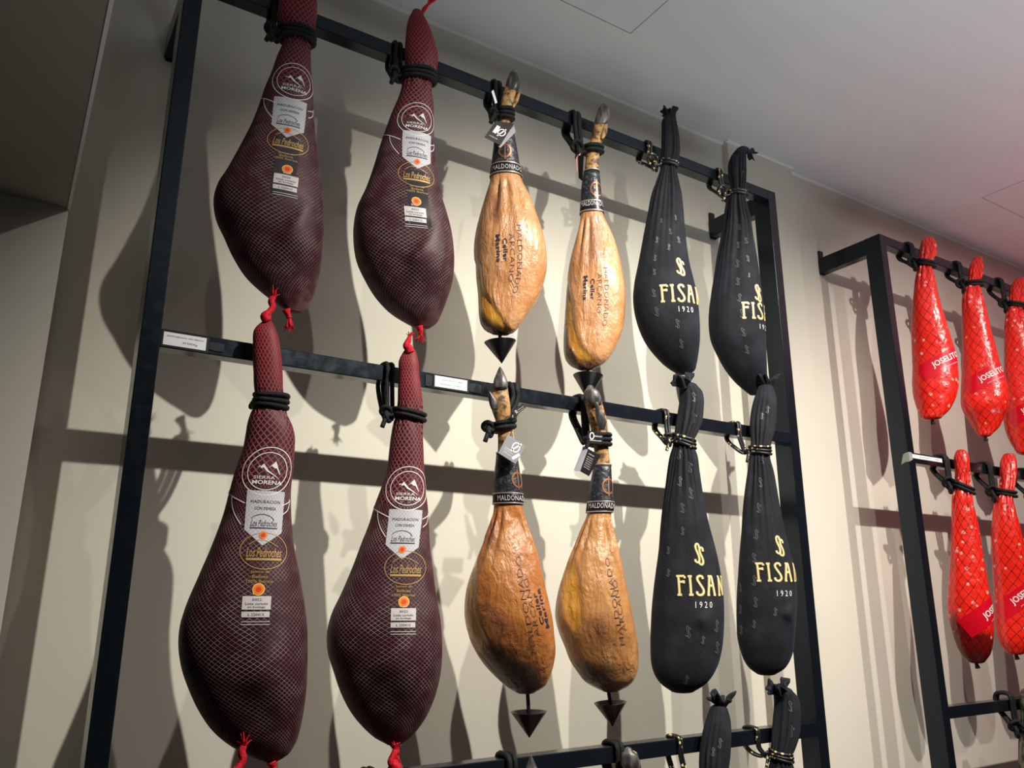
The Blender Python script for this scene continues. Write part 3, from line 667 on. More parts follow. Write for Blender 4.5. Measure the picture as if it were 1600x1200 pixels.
SIL_B4 = [(614, 913, 936), (620, 912, 938), (637, 916, 943), (655, 920, 948), (669, 923, 949), (688, 926, 950.5), (702, 928, 951), (725, 929, 953.5), (740, 926.5, 954), (770, 921, 955.5), (795, 917.5, 957), (803, 916.5, 955), (823, 909, 957), (847, 899, 964), (870, 889, 970), (894, 881, 976), (917, 874.5, 980.6), (940, 870, 985),
  (964, 868, 988.5), (987, 872.6, 992.7), (1010, 881, 995.5), (1034, 890, 996), (1052, 902, 994), (1066, 914, 987), (1074, 928, 978), (1079, 940, 967)]
def toe(parent, sil, name, y, q=0.8, material='horn', seed=0):
    S = loft(sil, lambda z: y, q=q, nseg=28, nring=16, lump=0.02, seed=seed, captop=0.9, capbot=0.2); return surf_obj(S, name, M[material], parent)
def sub_shell(S, v0, v1, off, name, material, parent, thick=0.0015):
    """a sleeve wrapped round the leg"""
    idx = [i for i in range(S.nr) if v0 <= S.vpx[i] <= v1]
    def row(v):
        f = float(np.interp(v, S.vpx[3:-3], np.arange(3, S.nr-3))); i = int(f); a = f-i; return (S.P[i]*(1-a)+S.P[i+1]*a), S.axis[i]*(1-a)+S.axis[i+1]*a
    vs = np.linspace(v0, v1, 9); V = []; F = []; ns = S.ns
    rows = []
    for v in vs:
        P, A = row(v); d = P-A; d[:, 2] = 0; L = np.linalg.norm(d, axis=1)[:, None]; rows.append((P, d/L))
    ring = [P+d*off for P, d in rows]+[rows[-1][0]+rows[-1][1]*(off-thick)]+[P+d*(off-thick) for P, d in rows[::-1]][1:]
    V = np.concatenate(ring); nr = len(ring)
    for i in range(nr):
        i2 = (i+1) % nr
        for j in range(ns): j2 = (j+1) % ns; F.append((i*ns+j, i2*ns+j, i2*ns+j2, i*ns+j2))
    return mesh_obj(name, V, F, M[material], parent)
def phi_mark(D, at, h, w, off, mi, lw):
    D.put(at, strokes([circle(0, 0, w/2, h*0.36, 40)], lw), off=off, mi=mi); D.put(at, strokes([[(0, -h*0.5), (0, h*0.5)]], lw*0.8), off=off, mi=mi)
def bare_ham(sil, zr, label, skinm, seed, fat, dark, patch, col, emblem, band, prints, lump=0.010, bumps=(), q=0.66):
    S = loft(sil, hang_y(zr, -0.048, -0.004), q=q, nring=96, lump=lump, seed=seed, bumps=bumps, folds=[(col[1]+26, 12, 55, 0.11, 9, seed)])
    for p, sft in fat: S.zones[..., 0] = np.maximum(S.zones[..., 0], poly_mask(S, p, sft))
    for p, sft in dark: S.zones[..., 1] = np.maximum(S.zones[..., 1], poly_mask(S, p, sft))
    for p, sft in patch: S.zones[..., 2] = np.maximum(S.zones[..., 2], poly_mask(S, p, sft))
    S.P = S.P-S.N*(0.005*S.zones[..., 0])[..., None]
    o = root('cured_ham', tuple(S.axis[-1]), label, 'ham', G_B)
    nr = S.nr; k = int(np.argmin(np.abs(S.vpx-col[0]-2)))
    # leg above the sleeve is a part with its own mottled skin
    def part(i0, i1, name, m):
        T = Surf(); T.__dict__.update(S.__dict__); T.P = S.P[i0:i1]; T.nr = i1-i0; T.mer = S.mer[i0:i1]; T.zones = S.zones[i0:i1]; T.grad = None
        return surf_obj(T, name, m, o)
    part(k, nr, 'ham_body', M[skinm]); part(0, k+1, 'trotter', M['trotter'])
    c = sub_shell(S, col[0], col[1], 0.0030, 'collar_sleeve', 'collar', o)
    D = Decal(S); H = (col[1]-col[0])*mpp(S.axis[k]); bh = 14.5*mpp(S.axis[k])
    w = 1.9*float(np.interp(band[1], S.vpx, S.s))
    phi_mark(D, emblem, 31*mpp(S.axis[k]), 17*mpp(S.axis[k]), 0.0042, 0, 0.0044)
    D.build('collar_emblem', M['copper'], c)
    cb = sub_shell(S, col[1]-14, col[1]+1, 0.0040, 'collar_band', 'collarb', c)
    for vv in (col[1]-15, col[1]+0.5, col[0]+0.8): sub_shell(S, vv-0.8, vv+0.9, 0.0046, 'collar_edge', 'silver', c)
    D = Decal(S); D.put(band, text2d('MALDONADO', 8.0*mpp(S.axis[k]), w*1.15, spacing=1.1), off=0.0050, mx=0.004)
    D.build('collar_lettering', M['offw'], cb)
    D = Decal(S)
    for (tx, at, hh, ll, rot, bold) in prints: D.put(at, xf(text2d(tx, hh, ll, bold=bold, spacing=1.05), rot=rot), off=0.0014, mx=0.005)
    D.build('branded_lettering', M['ink'], o)
    return S, o
K3 = 0.00175
DN = -math.pi/2; UPW = math.pi/2
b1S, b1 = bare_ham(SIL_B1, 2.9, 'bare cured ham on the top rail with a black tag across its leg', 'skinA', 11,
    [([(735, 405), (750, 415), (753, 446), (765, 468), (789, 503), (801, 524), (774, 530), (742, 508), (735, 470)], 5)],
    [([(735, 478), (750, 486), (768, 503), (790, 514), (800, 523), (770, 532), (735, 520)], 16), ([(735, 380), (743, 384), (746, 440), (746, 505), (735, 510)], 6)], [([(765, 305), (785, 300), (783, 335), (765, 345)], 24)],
    (207, 276), (789, 236), (793, 261), [('MALDONADO', (813, 404), 0.0125, 108*K3, DN, -0.02), ('ARCANO', (801, 402), 0.0125, 76*K3, DN, -0.02), ('Celler', (790, 390), 0.012, 36*K3, DN, 0.016), ('Marina', (779, 388), 0.012, 44*K3, DN, 0.016)])
toe(b1, [(111, 800, 807.5), (114, 797, 810), (119, 795, 812), (126, 792, 813.5), (134, 790, 813), (142, 791, 809)], 'hoof', -0.052, 0.75, seed=1)
toe(b1, [(143, 811, 814), (147, 808.5, 813), (153, 805.5, 811.5), (160, 802.5, 809), (166, 799.5, 805), (170, 798, 802)], 'dewclaw', -0.062, 0.8, 'trotter', seed=2)
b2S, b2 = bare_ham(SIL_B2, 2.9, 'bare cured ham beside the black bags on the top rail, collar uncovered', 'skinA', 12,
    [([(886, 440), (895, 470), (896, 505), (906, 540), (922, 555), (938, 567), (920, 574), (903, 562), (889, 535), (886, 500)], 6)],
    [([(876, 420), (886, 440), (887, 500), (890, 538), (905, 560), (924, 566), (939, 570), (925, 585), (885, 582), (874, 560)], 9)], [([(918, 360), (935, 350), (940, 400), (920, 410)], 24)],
    (267, 333), (932, 296), (926, 318), [('MALDONADO', (948, 463), 0.0125, 100*K3, DN, -0.02), ('ARCANO', (937, 458), 0.0125, 68*K3, DN, -0.02), ('Celler', (926, 452), 0.012, 36*K3, DN, 0.016), ('Marina', (915, 450), 0.012, 42*K3, DN, 0.016)])
toe(b2, [(165, 939, 948), (168, 936, 951), (174, 934, 952.5), (182, 931, 953), (190, 929.5, 951.5), (196, 930, 948)], 'hoof', -0.052, 0.75, seed=3)
toe(b2, [(196, 943, 948), (203, 941, 949), (211, 939, 947), (217, 939, 943)], 'dewclaw', -0.066, 0.8, 'trotter', seed=4)
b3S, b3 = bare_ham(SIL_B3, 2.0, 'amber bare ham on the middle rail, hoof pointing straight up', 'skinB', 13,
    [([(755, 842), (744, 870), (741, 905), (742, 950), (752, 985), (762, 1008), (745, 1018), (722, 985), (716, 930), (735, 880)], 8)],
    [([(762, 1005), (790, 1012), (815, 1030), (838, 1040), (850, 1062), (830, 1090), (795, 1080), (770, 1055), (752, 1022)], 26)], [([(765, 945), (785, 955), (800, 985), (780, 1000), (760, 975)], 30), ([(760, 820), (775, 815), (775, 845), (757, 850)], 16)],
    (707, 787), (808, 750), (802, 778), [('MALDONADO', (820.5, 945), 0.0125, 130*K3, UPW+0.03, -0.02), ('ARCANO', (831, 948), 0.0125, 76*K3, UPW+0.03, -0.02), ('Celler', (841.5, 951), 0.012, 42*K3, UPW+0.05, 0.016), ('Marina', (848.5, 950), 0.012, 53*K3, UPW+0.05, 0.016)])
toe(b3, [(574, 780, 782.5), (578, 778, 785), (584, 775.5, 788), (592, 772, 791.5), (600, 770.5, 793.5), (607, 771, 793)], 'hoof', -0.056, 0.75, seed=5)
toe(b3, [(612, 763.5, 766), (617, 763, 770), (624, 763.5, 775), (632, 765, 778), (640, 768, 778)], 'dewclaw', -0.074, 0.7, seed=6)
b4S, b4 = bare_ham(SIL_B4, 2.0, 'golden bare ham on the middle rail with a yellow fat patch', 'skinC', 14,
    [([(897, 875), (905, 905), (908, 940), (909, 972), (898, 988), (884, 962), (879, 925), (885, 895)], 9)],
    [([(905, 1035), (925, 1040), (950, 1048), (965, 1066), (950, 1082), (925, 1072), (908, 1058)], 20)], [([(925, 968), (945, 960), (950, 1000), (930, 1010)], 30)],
    (726, 800), (950, 760), (942, 790), [('MALDONADO', (960, 939), 0.0125, 124*K3, UPW+0.05, -0.02), ('ARCANO', (967.5, 946), 0.0125, 72*K3, UPW+0.05, -0.02)])
toe(b4, [(607, 916, 929), (611, 913, 935), (617, 911.5, 938), (625, 912, 940), (632, 916, 940)], 'hoof', -0.056, 0.75, seed=7)
toe(b4, [(630, 929, 935), (640, 930, 939), (653, 931, 945.5), (664, 934, 947), (671, 937, 944)], 'dewclaw', -0.078, 0.6, seed=8)
t5 = rope_tie(b1S, 2.9, 178, 'black cord on the ham whose black tag covers its leg', G_R, 0.0066, 3, side=-1, loopdx=0.010, knot=0.7)
t6 = rope_tie(b2S, 2.9, 233, 'thick knotted black cord on the bare ham beside the top black bags', G_R, 0.0072, 2, side=-1, knot=1.25, loopdx=-0.006)
t7 = rope_tie(b3S, 2.0, 664, 'black cord running up beside the upright hoof on the middle rail', G_R, 0.0066, 2, side=-1, knot=0.9, loopdx=0.048, tilt=-0.006)
t8 = rope_tie(b4S, 2.0, 688, 'black cord behind the small black booklet tag on the middle rail', G_R, 0.0060, 3, side=-1, knot=0.6, loopdx=0.0)

# drip catchers stuck into the bare hams
G_C = 'drip catchers under the hams'
def cone(rimc, rw, tip, y, rod_top, label, tiltx=0.0):
    C0 = bp(rimc[0], rimc[1], y); T0 = bp(tip[0], tip[1], y); r = rw/2*mpp(C0); Rt = bp(rod_top[0], rod_top[1], y)
    ax = C0-T0; h = np.linalg.norm(ax); ax /= h; a = np.cross(ax, [0, 1, 0]); a /= np.linalg.norm(a); b = np.cross(ax, a)
    o = root('drip_catcher', tuple(T0), label, 'drip cup', G_C); n = 48
    prof = [(0.0, 0.0), (0.02, 0.03), (0.985, 0.985), (1.0, 1.0), (1.0, 0.975), (0.985, 0.945), (0.10, 0.04), (0.09, 0.0)]
    V = []; F = []
    for hh, rr in prof:
        for k in range(n):
            t = 2*math.pi*k/n; V.append(T0+ax*h*hh+r*rr*(a*math.cos(t)+b*math.sin(t)))
    for i in range(len(prof)-1):
        for k in range(n): k2 = (k+1) % n; F.append((i*n+k, i*n+k2, (i+1)*n+k2, (i+1)*n+k))
    mesh_obj('cone', V, F, M['plastic'], o)
    V, F = tube([T0+ax*h*0.12, C0, Rt+(Rt-C0)*0.35+np.array([0, 0, 0.006])], 0.0048, 10, False, 4); mesh_obj('spike', V, F, M['plastic'], o)
    return o
cone((781.5, 534), 50, (784, 568), 0.0, (781, 523), 'black drip cone just above the upright hoof')
cone((919, 587), 47, (918, 625), 0.0, (918, 578), 'black drip cone partly hidden behind a folded hoof on the middle rail')
cone((826, 1112), 57, (827, 1153), 0.0, (824, 1082), 'black drip cone under the amber ham of the middle rail')
cone((953.5, 1097.5), 51, (957, 1136), 0.0, (950, 1080), 'black drip cone under the golden ham of the middle rail')

# ------------------------------------------------------------------ tags
G_T = 'tags tied to the bare hams'
def card_obj(parent, name, px, ys, th, m):
    P = [bp(u, v, y) for (u, v), y in zip(px, ys)]; n = np.cross(P[1]-P[0], P[-1]-P[0]); n /= np.linalg.norm(n)
    if n@(P[0]-CAM) > 0: n = -n
    k = len(P); V = [p for p in P]+[p-n*th for p in P]
    F = [tuple(range(k)), tuple(range(2*k-1, k-1, -1))]+[(i, (i+1) % k, k+(i+1) % k, k+i) for i in range(k)]
    return mesh_obj(name, V, F, m, parent, smooth=False), P, n
def on_card(P, n, VT, cx, cy, mb, off=0.0006, mi=0):
    """print on a card; x runs along edge 0-1, y along edge 0-3 (0..1 across the card)"""
    V, T = VT; ex = P[1]-P[0]; ey = P[3]-P[0]; lx, ly = np.linalg.norm(ex), np.linalg.norm(ey)
    Q = P[0]+ex*cx+ey*cy+np.asarray(V)[:, :1]*(ex/lx)+np.asarray(V)[:, 1:]*(ey/ly)+n*off
    mb.add(Q, T, mi)
def card_tag(px, ys, label, face, printm, phi=None, lines=(), block=None, string=None, extra=None):
    P0 = bp(*px[0], ys[0]); o = root('hang_tag', tuple(P0), label, 'tag', G_T)
    c, P, n = card_obj(o, 'card', px, ys, 0.0014, M[face]); mb = MB(); ex, ey = np.linalg.norm(P[1]-P[0]), np.linalg.norm(P[3]-P[0])
    if phi:
        cx, cy, r, rot = phi; on_card(P, n, strokes([circle(0, 0, r*0.80, r, 49)], r*0.26), cx, cy, mb); on_card(P, n, xf(strokes([[(0, -r*1.5), (0, r*1.5)]], r*0.34), rot), cx, cy, mb)
    if block: on_card(P, n, xf(quad(-block[2]*ex/2, block[2]*ex/2, -block[3]*ey/2, block[3]*ey/2), block[4]), block[0], block[1], mb)
    for (tx, cx, cy, h, w, rot) in lines: on_card(P, n, xf(text2d(tx, h, w*ex), rot), cx, cy, mb)
    if mb.n: mb.build('card_print', M[printm], c, smooth=False)
    if string: V, F = tube([bp(u, v, y) for u, v, y in string], 0.0010, 6, False, 4); mesh_obj('string', V, F, M['cord'], o)
    return o
tg = card_tag([(757, 214), (782, 227), (803, 193), (775, 189)], [-0.085]*4, 'black card tag with a white ring mark on the top rail', 'card', 'white',
    phi=(0.64, 0.60, 0.0125, -0.3), block=(0.30, 0.62, 0.22, 0.42, 0), lines=[('maldonado', 0.42, 0.2, 0.004, 0.5, 0)], string=[(784, 190, -0.085), (783, 183, -0.080), (784, 178, -0.076)])
c2, P, n = card_obj(tg, 'rear_card', [(778, 228), (782, 231), (806, 206), (803, 196)], [-0.080]*4, 0.0012, M['greycard'])
card_tag([(903, 243), (912, 242), (910, 283), (904, 278)], [-0.070, -0.085, -0.085, -0.070], 'thin black tag with a pink edge on the top rail', 'card', 'offw', string=[(908, 243, -0.078), (912, 236, -0.07)])
c2, P, n = card_obj(bpy.data.objects['hang_tag.001'], 'pink_edge', [(900.5, 246), (907, 239), (905, 252), (901.5, 270)], [-0.066]*4, 0.0012, M['pink'])
card_tag([(778.7, 707.6), (805.7, 725), (821, 697), (794, 678)], [-0.085]*4, 'grey card tag with a white ring mark, hanging below the upright hoof', 'greycard', 'white',
    phi=(0.64, 0.66, 0.0125, -0.55), block=(0.84, 0.30, 0.14, 0.42, -0.55), lines=[('maldonado', 0.36, 0.40, 0.0035, 0.42, 0), ('jamon de bellota', 0.40, 0.30, 0.0035, 0.5, 0), ('100% iberico', 0.42, 0.20, 0.0035, 0.45, 0)], string=[(797, 681, -0.085), (799, 676, -0.082), (797, 671, -0.076)])
tb = card_tag([(906.5, 736), (920.5, 744), (938.5, 712), (919, 701)], [-0.085]*4, 'small black booklet tag with white printed lines on the middle rail', 'card', 'offw',
    lines=[('maldonado', 0.5, 0.84, 0.0040, 0.62, 0)]+[('bellota iberico', 0.5, 0.70-0.09*k, 0.0030, 0.66, 0) for k in range(6)], string=[(918, 702, -0.085), (916, 694, -0.080), (924, 690, -0.07)])
c2, P, n = card_obj(tb, 'booklet_spine', [(896.5, 735), (906.5, 736), (919, 701), (911, 697)], [-0.075, -0.085, -0.085, -0.075], 0.0012, M['greycard'])
def clip_tag(px, y, label, txt):
    P0 = bp(*px[0], y); o = root('cord_label', tuple(P0), label, 'label', 'small labels on the cords')
    c, P, n = card_obj(o, 'label_flap', px, [y]*4, 0.003, M['card']); mb = MB(); ex = np.linalg.norm(P[1]-P[0]); ey = np.linalg.norm(P[3]-P[0])
    on_card(P, n, strokes([circle(0, 0, ey*0.20, ey*0.26, 24)], ey*0.09), 0.25, 0.6, mb); on_card(P, n, text2d(txt, ey*0.15, ex*0.5), 0.66, 0.62, mb); on_card(P, n, text2d(txt, ey*0.11, ex*0.75), 0.52, 0.25, mb)
    mb.build('label_print', M['white'], c, smooth=False); return o
clip_tag([(805, 650), (822, 637), (817, 631), (800, 644)], -0.086, 'tiny black label sticking out right of the upright hoof', 'maldonado')
clip_tag([(918, 692), (942, 694), (943, 676), (919, 673)], -0.098, 'tiny black label across the cord above the booklet tag', 'maldonado')
o = root('cord_label', tuple(bp(771, 152, -0.075)), 'small white label standing beside the first trotter on the top rail', 'label', 'small labels on the cords')
card_obj(o, 'label_flap', [(768, 143), (771, 140), (777, 160), (774, 162)], [-0.075]*4, 0.001, M['paper'])

# ------------------------------------------------------------------ hams in black cloth bags
G_K = 'hams in black cloth bags'
SIL_K1 = [(181, 1038, 1056), (190, 1034, 1057), (202, 1034, 1059.5), (220, 1034, 1062), (238, 1034, 1062), (252, 1034, 1058), (258, 1033.5, 1056.5), (265, 1032, 1056.5), (281, 1026.6, 1059.5), (302, 1019, 1064), (328, 1013, 1067), (356, 1007, 1069.5), (385, 1002, 1072.4), (413, 997, 1077), (442, 991, 1084), (467, 988.6, 1089), (489, 991, 1091),
  (510, 997, 1092.5), (535, 1009, 1093), (557, 1026, 1091), (571, 1040, 1088.5), (579, 1051, 1086), (583, 1058, 1081)]
SIL_K2 = [(237, 1147, 1166), (243, 1142.5, 1167), (252, 1139, 1167), (272, 1139, 1167), (290, 1142, 1166), (302, 1141, 1165), (311, 1137, 1165), (325, 1134, 1168), (350, 1130, 1174.6), (374, 1125, 1178.5), (402, 1119, 1182), (430, 1114.5, 1186), (458, 1109.5, 1190), (483, 1106.5, 1193), (507, 1107, 1195), (528, 1110.5, 1196.5), (553, 1121, 1198),
  (577, 1134, 1199), (598, 1151, 1198), (610, 1164, 1191), (616, 1171, 1186)]
SIL_K3 = [(604, 1061, 1090), (612, 1061.5, 1097), (622, 1062, 1099.5), (641, 1060, 1099), (662, 1057, 1096), (680, 1055, 1088), (690, 1054, 1083), (698, 1052.5, 1083), (712, 1048.5, 1088), (736, 1044.5, 1092), (766, 1040, 1097.5), (797, 1035, 1102.5), (827, 1031.5, 1109), (857, 1029, 1117), (892, 1024, 1125), (922, 1020, 1130), (953, 1017, 1131.8),
  (983, 1015.5, 1131), (1013, 1015.5, 1128), (1040, 1018, 1121), (1057, 1024, 1112), (1071, 1035, 1099), (1079, 1047, 1086)]
SIL_K4 = [(606, 1184, 1208), (614, 1181, 1211), (626, 1177, 1213), (646, 1173, 1213), (670, 1172, 1211), (690, 1174, 1205), (703, 1173.5, 1202), (714, 1172, 1201.5), (738, 1169, 1207), (766, 1165, 1212.5), (798, 1161, 1219.5), (830, 1158.5, 1226), (862, 1155, 1233.5), (894, 1152, 1240.5), (926, 1150, 1244.5), (950, 1150, 1245), (974, 1151, 1243.5),
  (998, 1152.5, 1241.5), (1018, 1157, 1239), (1034, 1163, 1233), (1046, 1172, 1224), (1052, 1181, 1214)]
def glyph_word(h, gap=0.16):
    L = {'F': ([[(0.10, 0), (0.10, 1)], [(0, 1), (0.40, 1)], [(0.40, 0.88), (0.40, 1.0)], [(0.10, 0.70), (0.34, 0.70)], [(0.34, 0.62), (0.34, 0.78)], [(0, 0.02), (0.22, 0.02)]], 0.40),
         'I': ([[(0.10, 0), (0.10, 1)], [(0, 0.98), (0.20, 0.98)], [(0, 0.02), (0.22, 0.02)]], 0.22),
         'S': ([curve2d([(0.36, 0.84), (0.32, 0.97), (0.20, 1.0), (0.09, 0.92), (0.09, 0.78), (0.20, 0.56), (0.32, 0.34), (0.35, 0.16), (0.26, 0.03), (0.12, 0.01), (0.02, 0.10), (0.03, 0.20)], 5)], 0.37),
         'A': ([[(0.05, 0), (0.17, 0.99)], [(0.08, 0.98), (0.30, 0.98)], [(0.27, 0.99), (0.40, 0)], [(0.10, 0.50), (0.34, 0.50)], [(0, 0.02), (0.13, 0.02)], [(0.33, 0.02), (0.46, 0.02)]], 0.46),
         'N': ([[(0.08, 0), (0.08, 1)], [(0.08, 1), (0.36, 0)], [(0.36, 0), (0.36, 1)], [(0, 0.02), (0.16, 0.02)], [(0, 0.98), (0.12, 0.98)], [(0.28, 0.98), (0.44, 0.98)]], 0.44)}
    out = []; x = 0
    for ch in 'FISAN':
        ls, w = L[ch]; out += [np.asarray(l, float)*h+np.array([x, 0])*1.0 for l in ls]; x += (w+gap)*h
    W = x-gap*h
    return [l-np.array([W/2, h/2]) for l in out], W
def ss_mark(h):
    a = curve2d([(0.20, 0.80), (0.19, 0.95), (0.09, 1.0), (0.0, 0.88), (0.04, 0.66), (0.13, 0.42), (0.14, 0.20), (0.04, 0.10), (-0.08, 0.16), (-0.09, 0.26)], 5)
    b = a*np.array([0.95, 0.92])+np.array([0.21, -0.10]); sq = np.array([0.84, 1.0]); L = [(a-np.array([0.12, 0.5]))*sq*h, (b-np.array([0.12, 0.5]))*sq*h]; return L
def bag_ham(sil, zr, label, seed, neck, word, year, mark, small, yb=-0.008, q=0.66, bumps=(), wl=0.138):
    S = loft(sil, hang_y(zr, -0.050, yb), q=q, nring=96, lump=0.010, seed=seed, folds=[(neck, 60, 75, 0.17, 11, seed), (neck, 20, 130, 0.08, 17, seed*2.0)], bumps=bumps, ex=2.25)
    o = root('bagged_ham', tuple(S.axis[-1]), label, 'ham', G_K); surf_obj(S, 'cloth_bag', M['cloth'], o)
    W, w0 = glyph_word(0.051); W = [l*np.array([wl/w0, 1]) for l in W]
    D = Decal(S)
    D.put(word, strokes(W, 0.0076), off=0.0012, mi=1, mx=0.005); D.put(word, strokes(W, 0.0046), off=0.0022, mi=0, mx=0.005)
    D.put(mark, strokes(ss_mark(0.056), 0.0070), off=0.0012, mi=1, mx=0.005); D.put(mark, strokes(ss_mark(0.056), 0.0042), off=0.0022, mi=0, mx=0.005)
    D.build('gold_lettering', [M['goldtxt'], M['goldtrim']], o)
    D = Decal(S); D.put(year, text2d('1920', 0.0165, 0.046, spacing=1.6), off=0.0014); D.build('year_print', M['white'], o)
    D = Decal(S)
    for (u, v, h) in small: D.put((u, v), xf(strokes(ss_mark(h*0.0017), 0.0012), rot=0.12*math.sin(u+v)), off=0.0014, mx=0.006)
    D.build('pattern_print', M['greypr'], o)
    return S, o
def ruffle(parent, pos, axis, r0, r1, h, n, seed, material='cloth', name='gathered_top'):
    """the crumpled mouth of a drawn-together bag"""
    ax = np.asarray(axis, float); ax /= np.linalg.norm(ax); a = np.cross(ax, [0.3, 1, 0.1]); a /= np.linalg.norm(a); b = np.cross(ax, a); R = np.random.default_rng(seed)
    V = []; F = []; ns = 72; prof = [(0.0, 0.6, 0), (0.15, 0.62, .2), (0.45, 0.80, .6), (0.8, 1.0, 1.0), (1.0, 0.98, 1.0), (0.9, 0.72, 1.0), (0.55, 0.45, .6), (0.4, 0.1, .2)]
    ph = R.uniform(0, 6.28, 4); am = R.uniform(0.6, 1.3, ns)
    am = (am+np.roll(am, 1)+np.roll(am, -1))/3
    for hh, rr, e in prof:
        for k in range(ns):
            t = 2*math.pi*k/ns; f = 1+e*(0.26*math.sin(n*t+ph[0])+0.16*math.sin((n+4)*t+ph[1])); z = h*hh*(1+e*0.35*math.sin(3*t+ph[2])*am[k]+e*0.18*math.sin(n*t+ph[3]))
            V.append(np.asarray(pos)+ax*z+(r0+(r1-r0)*hh)*rr*f*(a*math.cos(t)+b*math.sin(t)*0.8))
    for i in range(len(prof)-1):
        for k in range(ns): k2 = (k+1) % ns; F.append((i*ns+k, i*ns+k2, (i+1)*ns+k2, (i+1)*ns+k))
    return mesh_obj(name, V, F, M[material], parent)
k1S, k1 = bag_ham(SIL_K1, 2.9, 'ham in a black bag on the top rail, gathered top standing upright', 21, 258, (1068, 458), (1072, 483), (1062, 417),
    [(1021, 458, 14), (1025.5, 487, 16), (1058, 505.6, 16), (1064, 537, 16), (1023, 403, 12), (1044.5, 386, 12), (1047, 362, 12), (1055, 340, 10), (1033, 345, 10), (1022, 425, 12), (1026, 375, 12), (1060, 375, 12)])
ruffle(k1, bp(1046, 183, -0.050), (0.02, 0, 1), 0.020, 0.024, 0.026, 7, 1)
k2S, k2 = bag_ham(SIL_K2, 2.9, 'top rail ham in a black bag, its tip bent over', 22, 302, (1190, 487), (1194, 512), (1184, 458),
    [(1152, 412, 16), (1152.5, 440, 16), (1155, 465, 16), (1159, 490, 17), (1160.6, 519, 16), (1166.5, 546, 16), (1155, 355, 14), (1153, 383, 14), (1165, 376, 14), (1168, 404, 13), (1159, 272, 14), (1170, 430, 9)], yb=0.0)
tassel(k2, 'bent_tip', [(1153, 243), (1157, 236), (1163, 233), (1169, 237)], -0.052, [0.016, 0.015, 0.011, 0.010], 0, material='cloth')
ruffle(k2, bp(1168, 236.5, -0.052), (0.9, 0, -0.25), 0.012, 0.019, 0.026, 5, 2)
k3S, k3 = bag_ham(SIL_K3, 2.0, 'ham in a black bag on the middle rail, twisted top leaning left', 23, 690, (1098, 915), (1100, 945), (1091, 866),
    [(1084.5, 621, 17), (1083.7, 654, 18), (1060.7, 710, 16), (1076.7, 730, 18), (1079, 771, 18), (1062, 752, 16), (1066, 794, 16), (1066, 830, 13), (1074.6, 987, 18), (1119, 978, 18), (1120, 1012, 18), (1044, 860, 12), (1044, 895, 12), (1072, 1062, 14), (1098, 1000, 12)], yb=-0.005,
    bumps=[(1098, 968, 20, 30, 0.010, 6, 18, 14, 10)])
ruffle(k3, bp(1070, 607, -0.054), (-0.30, 0, 0.9), 0.019, 0.031, 0.032, 7, 3)
k4S, k4 = bag_ham(SIL_K4, 2.0, 'ham in a black bag on the middle rail, next to the right post', 24, 703, (1219, 894), (1226, 927), (1217, 853),
    [(1188, 754, 17), (1185, 794, 17), (1181, 835, 17), (1178, 872, 17), (1178, 907, 17), (1180, 941, 17), (1178, 975, 13), (1211, 956, 13), (1157, 918, 15), (1157, 952, 15), (1158, 984, 15), (1192, 720, 12), (1190, 650, 12), (1199, 640, 14)], yb=0.0,
    bumps=[(1232, 958, 20, 20, 0.016, 6, 22, 16, 9)])
ruffle(k4, bp(1200, 606, -0.054), (0.05, 0, 1), 0.019, 0.033, 0.032, 8, 4)
t9 = rope_tie(k1S, 2.9, 258, 'gold flecked black cord around the bag with the upright gathered top', G_R, 0.0052, 2, 'goldcord', side=-1, tilt=0.006, knot=1.7, loopdx=-0.012)
t10 = rope_tie(k2S, 2.9, 302, 'gold flecked black cord around the bag with the bent tip', G_R, 0.0052, 2, 'goldcord', side=-1, tilt=0.004, knot=1.7, loopdx=-0.008)
t11 = rope_tie(k3S, 2.0, 690, 'gold flecked black cord around the twisted bag on the middle rail', G_R, 0.0050, 3, 'goldcord', side=-1, tilt=0.012, knot=1.2, loopdx=0.0)
t12 = rope_tie(k4S, 2.0, 703, 'gold flecked black cord around the middle rail bag by the post', G_R, 0.0046, 3, 'goldcord', side=-1, tilt=0.003, knot=0.5, loopdx=-0.012)

# ------------------------------------------------------------------ red foil wrapped hams on the second rack
G_F = 'red foil wrapped hams'
SIL_F1 = [(376, 1439, 1460), (385, 1437, 1463.5), (397, 1436, 1463), (406, 1435.5, 1459), (412, 1435, 1457), (420, 1433.5, 1456.5), (435, 1430, 1460), (455, 1427, 1464), (480, 1424.3, 1470.5), (505, 1423.7, 1479), (530, 1424, 1486), (555, 1424.2, 1492.5), (575, 1424.5, 1496), (595, 1424.3, 1498), (615, 1426.5, 1496.5), (630, 1430.5, 1491), (642, 1434.5, 1484), (652, 1439, 1473)]
SIL_F2 = [(404, 1520, 1535), (413, 1515.5, 1536), (427, 1514, 1536), (440, 1512.5, 1532.5), (452, 1506.5, 1531), (466, 1503.5, 1535), (489, 1503, 1541.6), (517, 1503, 1548), (546, 1502.7, 1556), (574, 1502, 1564), (594, 1501.3, 1571), (614, 1500.5, 1576), (631, 1500.5, 1576.5), (640, 1503.5, 1574.5), (654, 1513, 1569), (668, 1521, 1562.5), (680, 1528, 1550)]
SIL_F3 = [(437, 1584, 1600), (446, 1579.5, 1602), (460, 1577.5, 1602), (475, 1577, 1599), (486, 1573, 1597.5), (500, 1570.5, 1601), (523, 1569, 1608), (551, 1568.5, 1615), (580, 1568, 1623), (608, 1567.5, 1631), (630, 1567, 1638), (652, 1567.5, 1643), (670, 1571, 1643), (690, 1579, 1637), (706, 1588, 1626)]
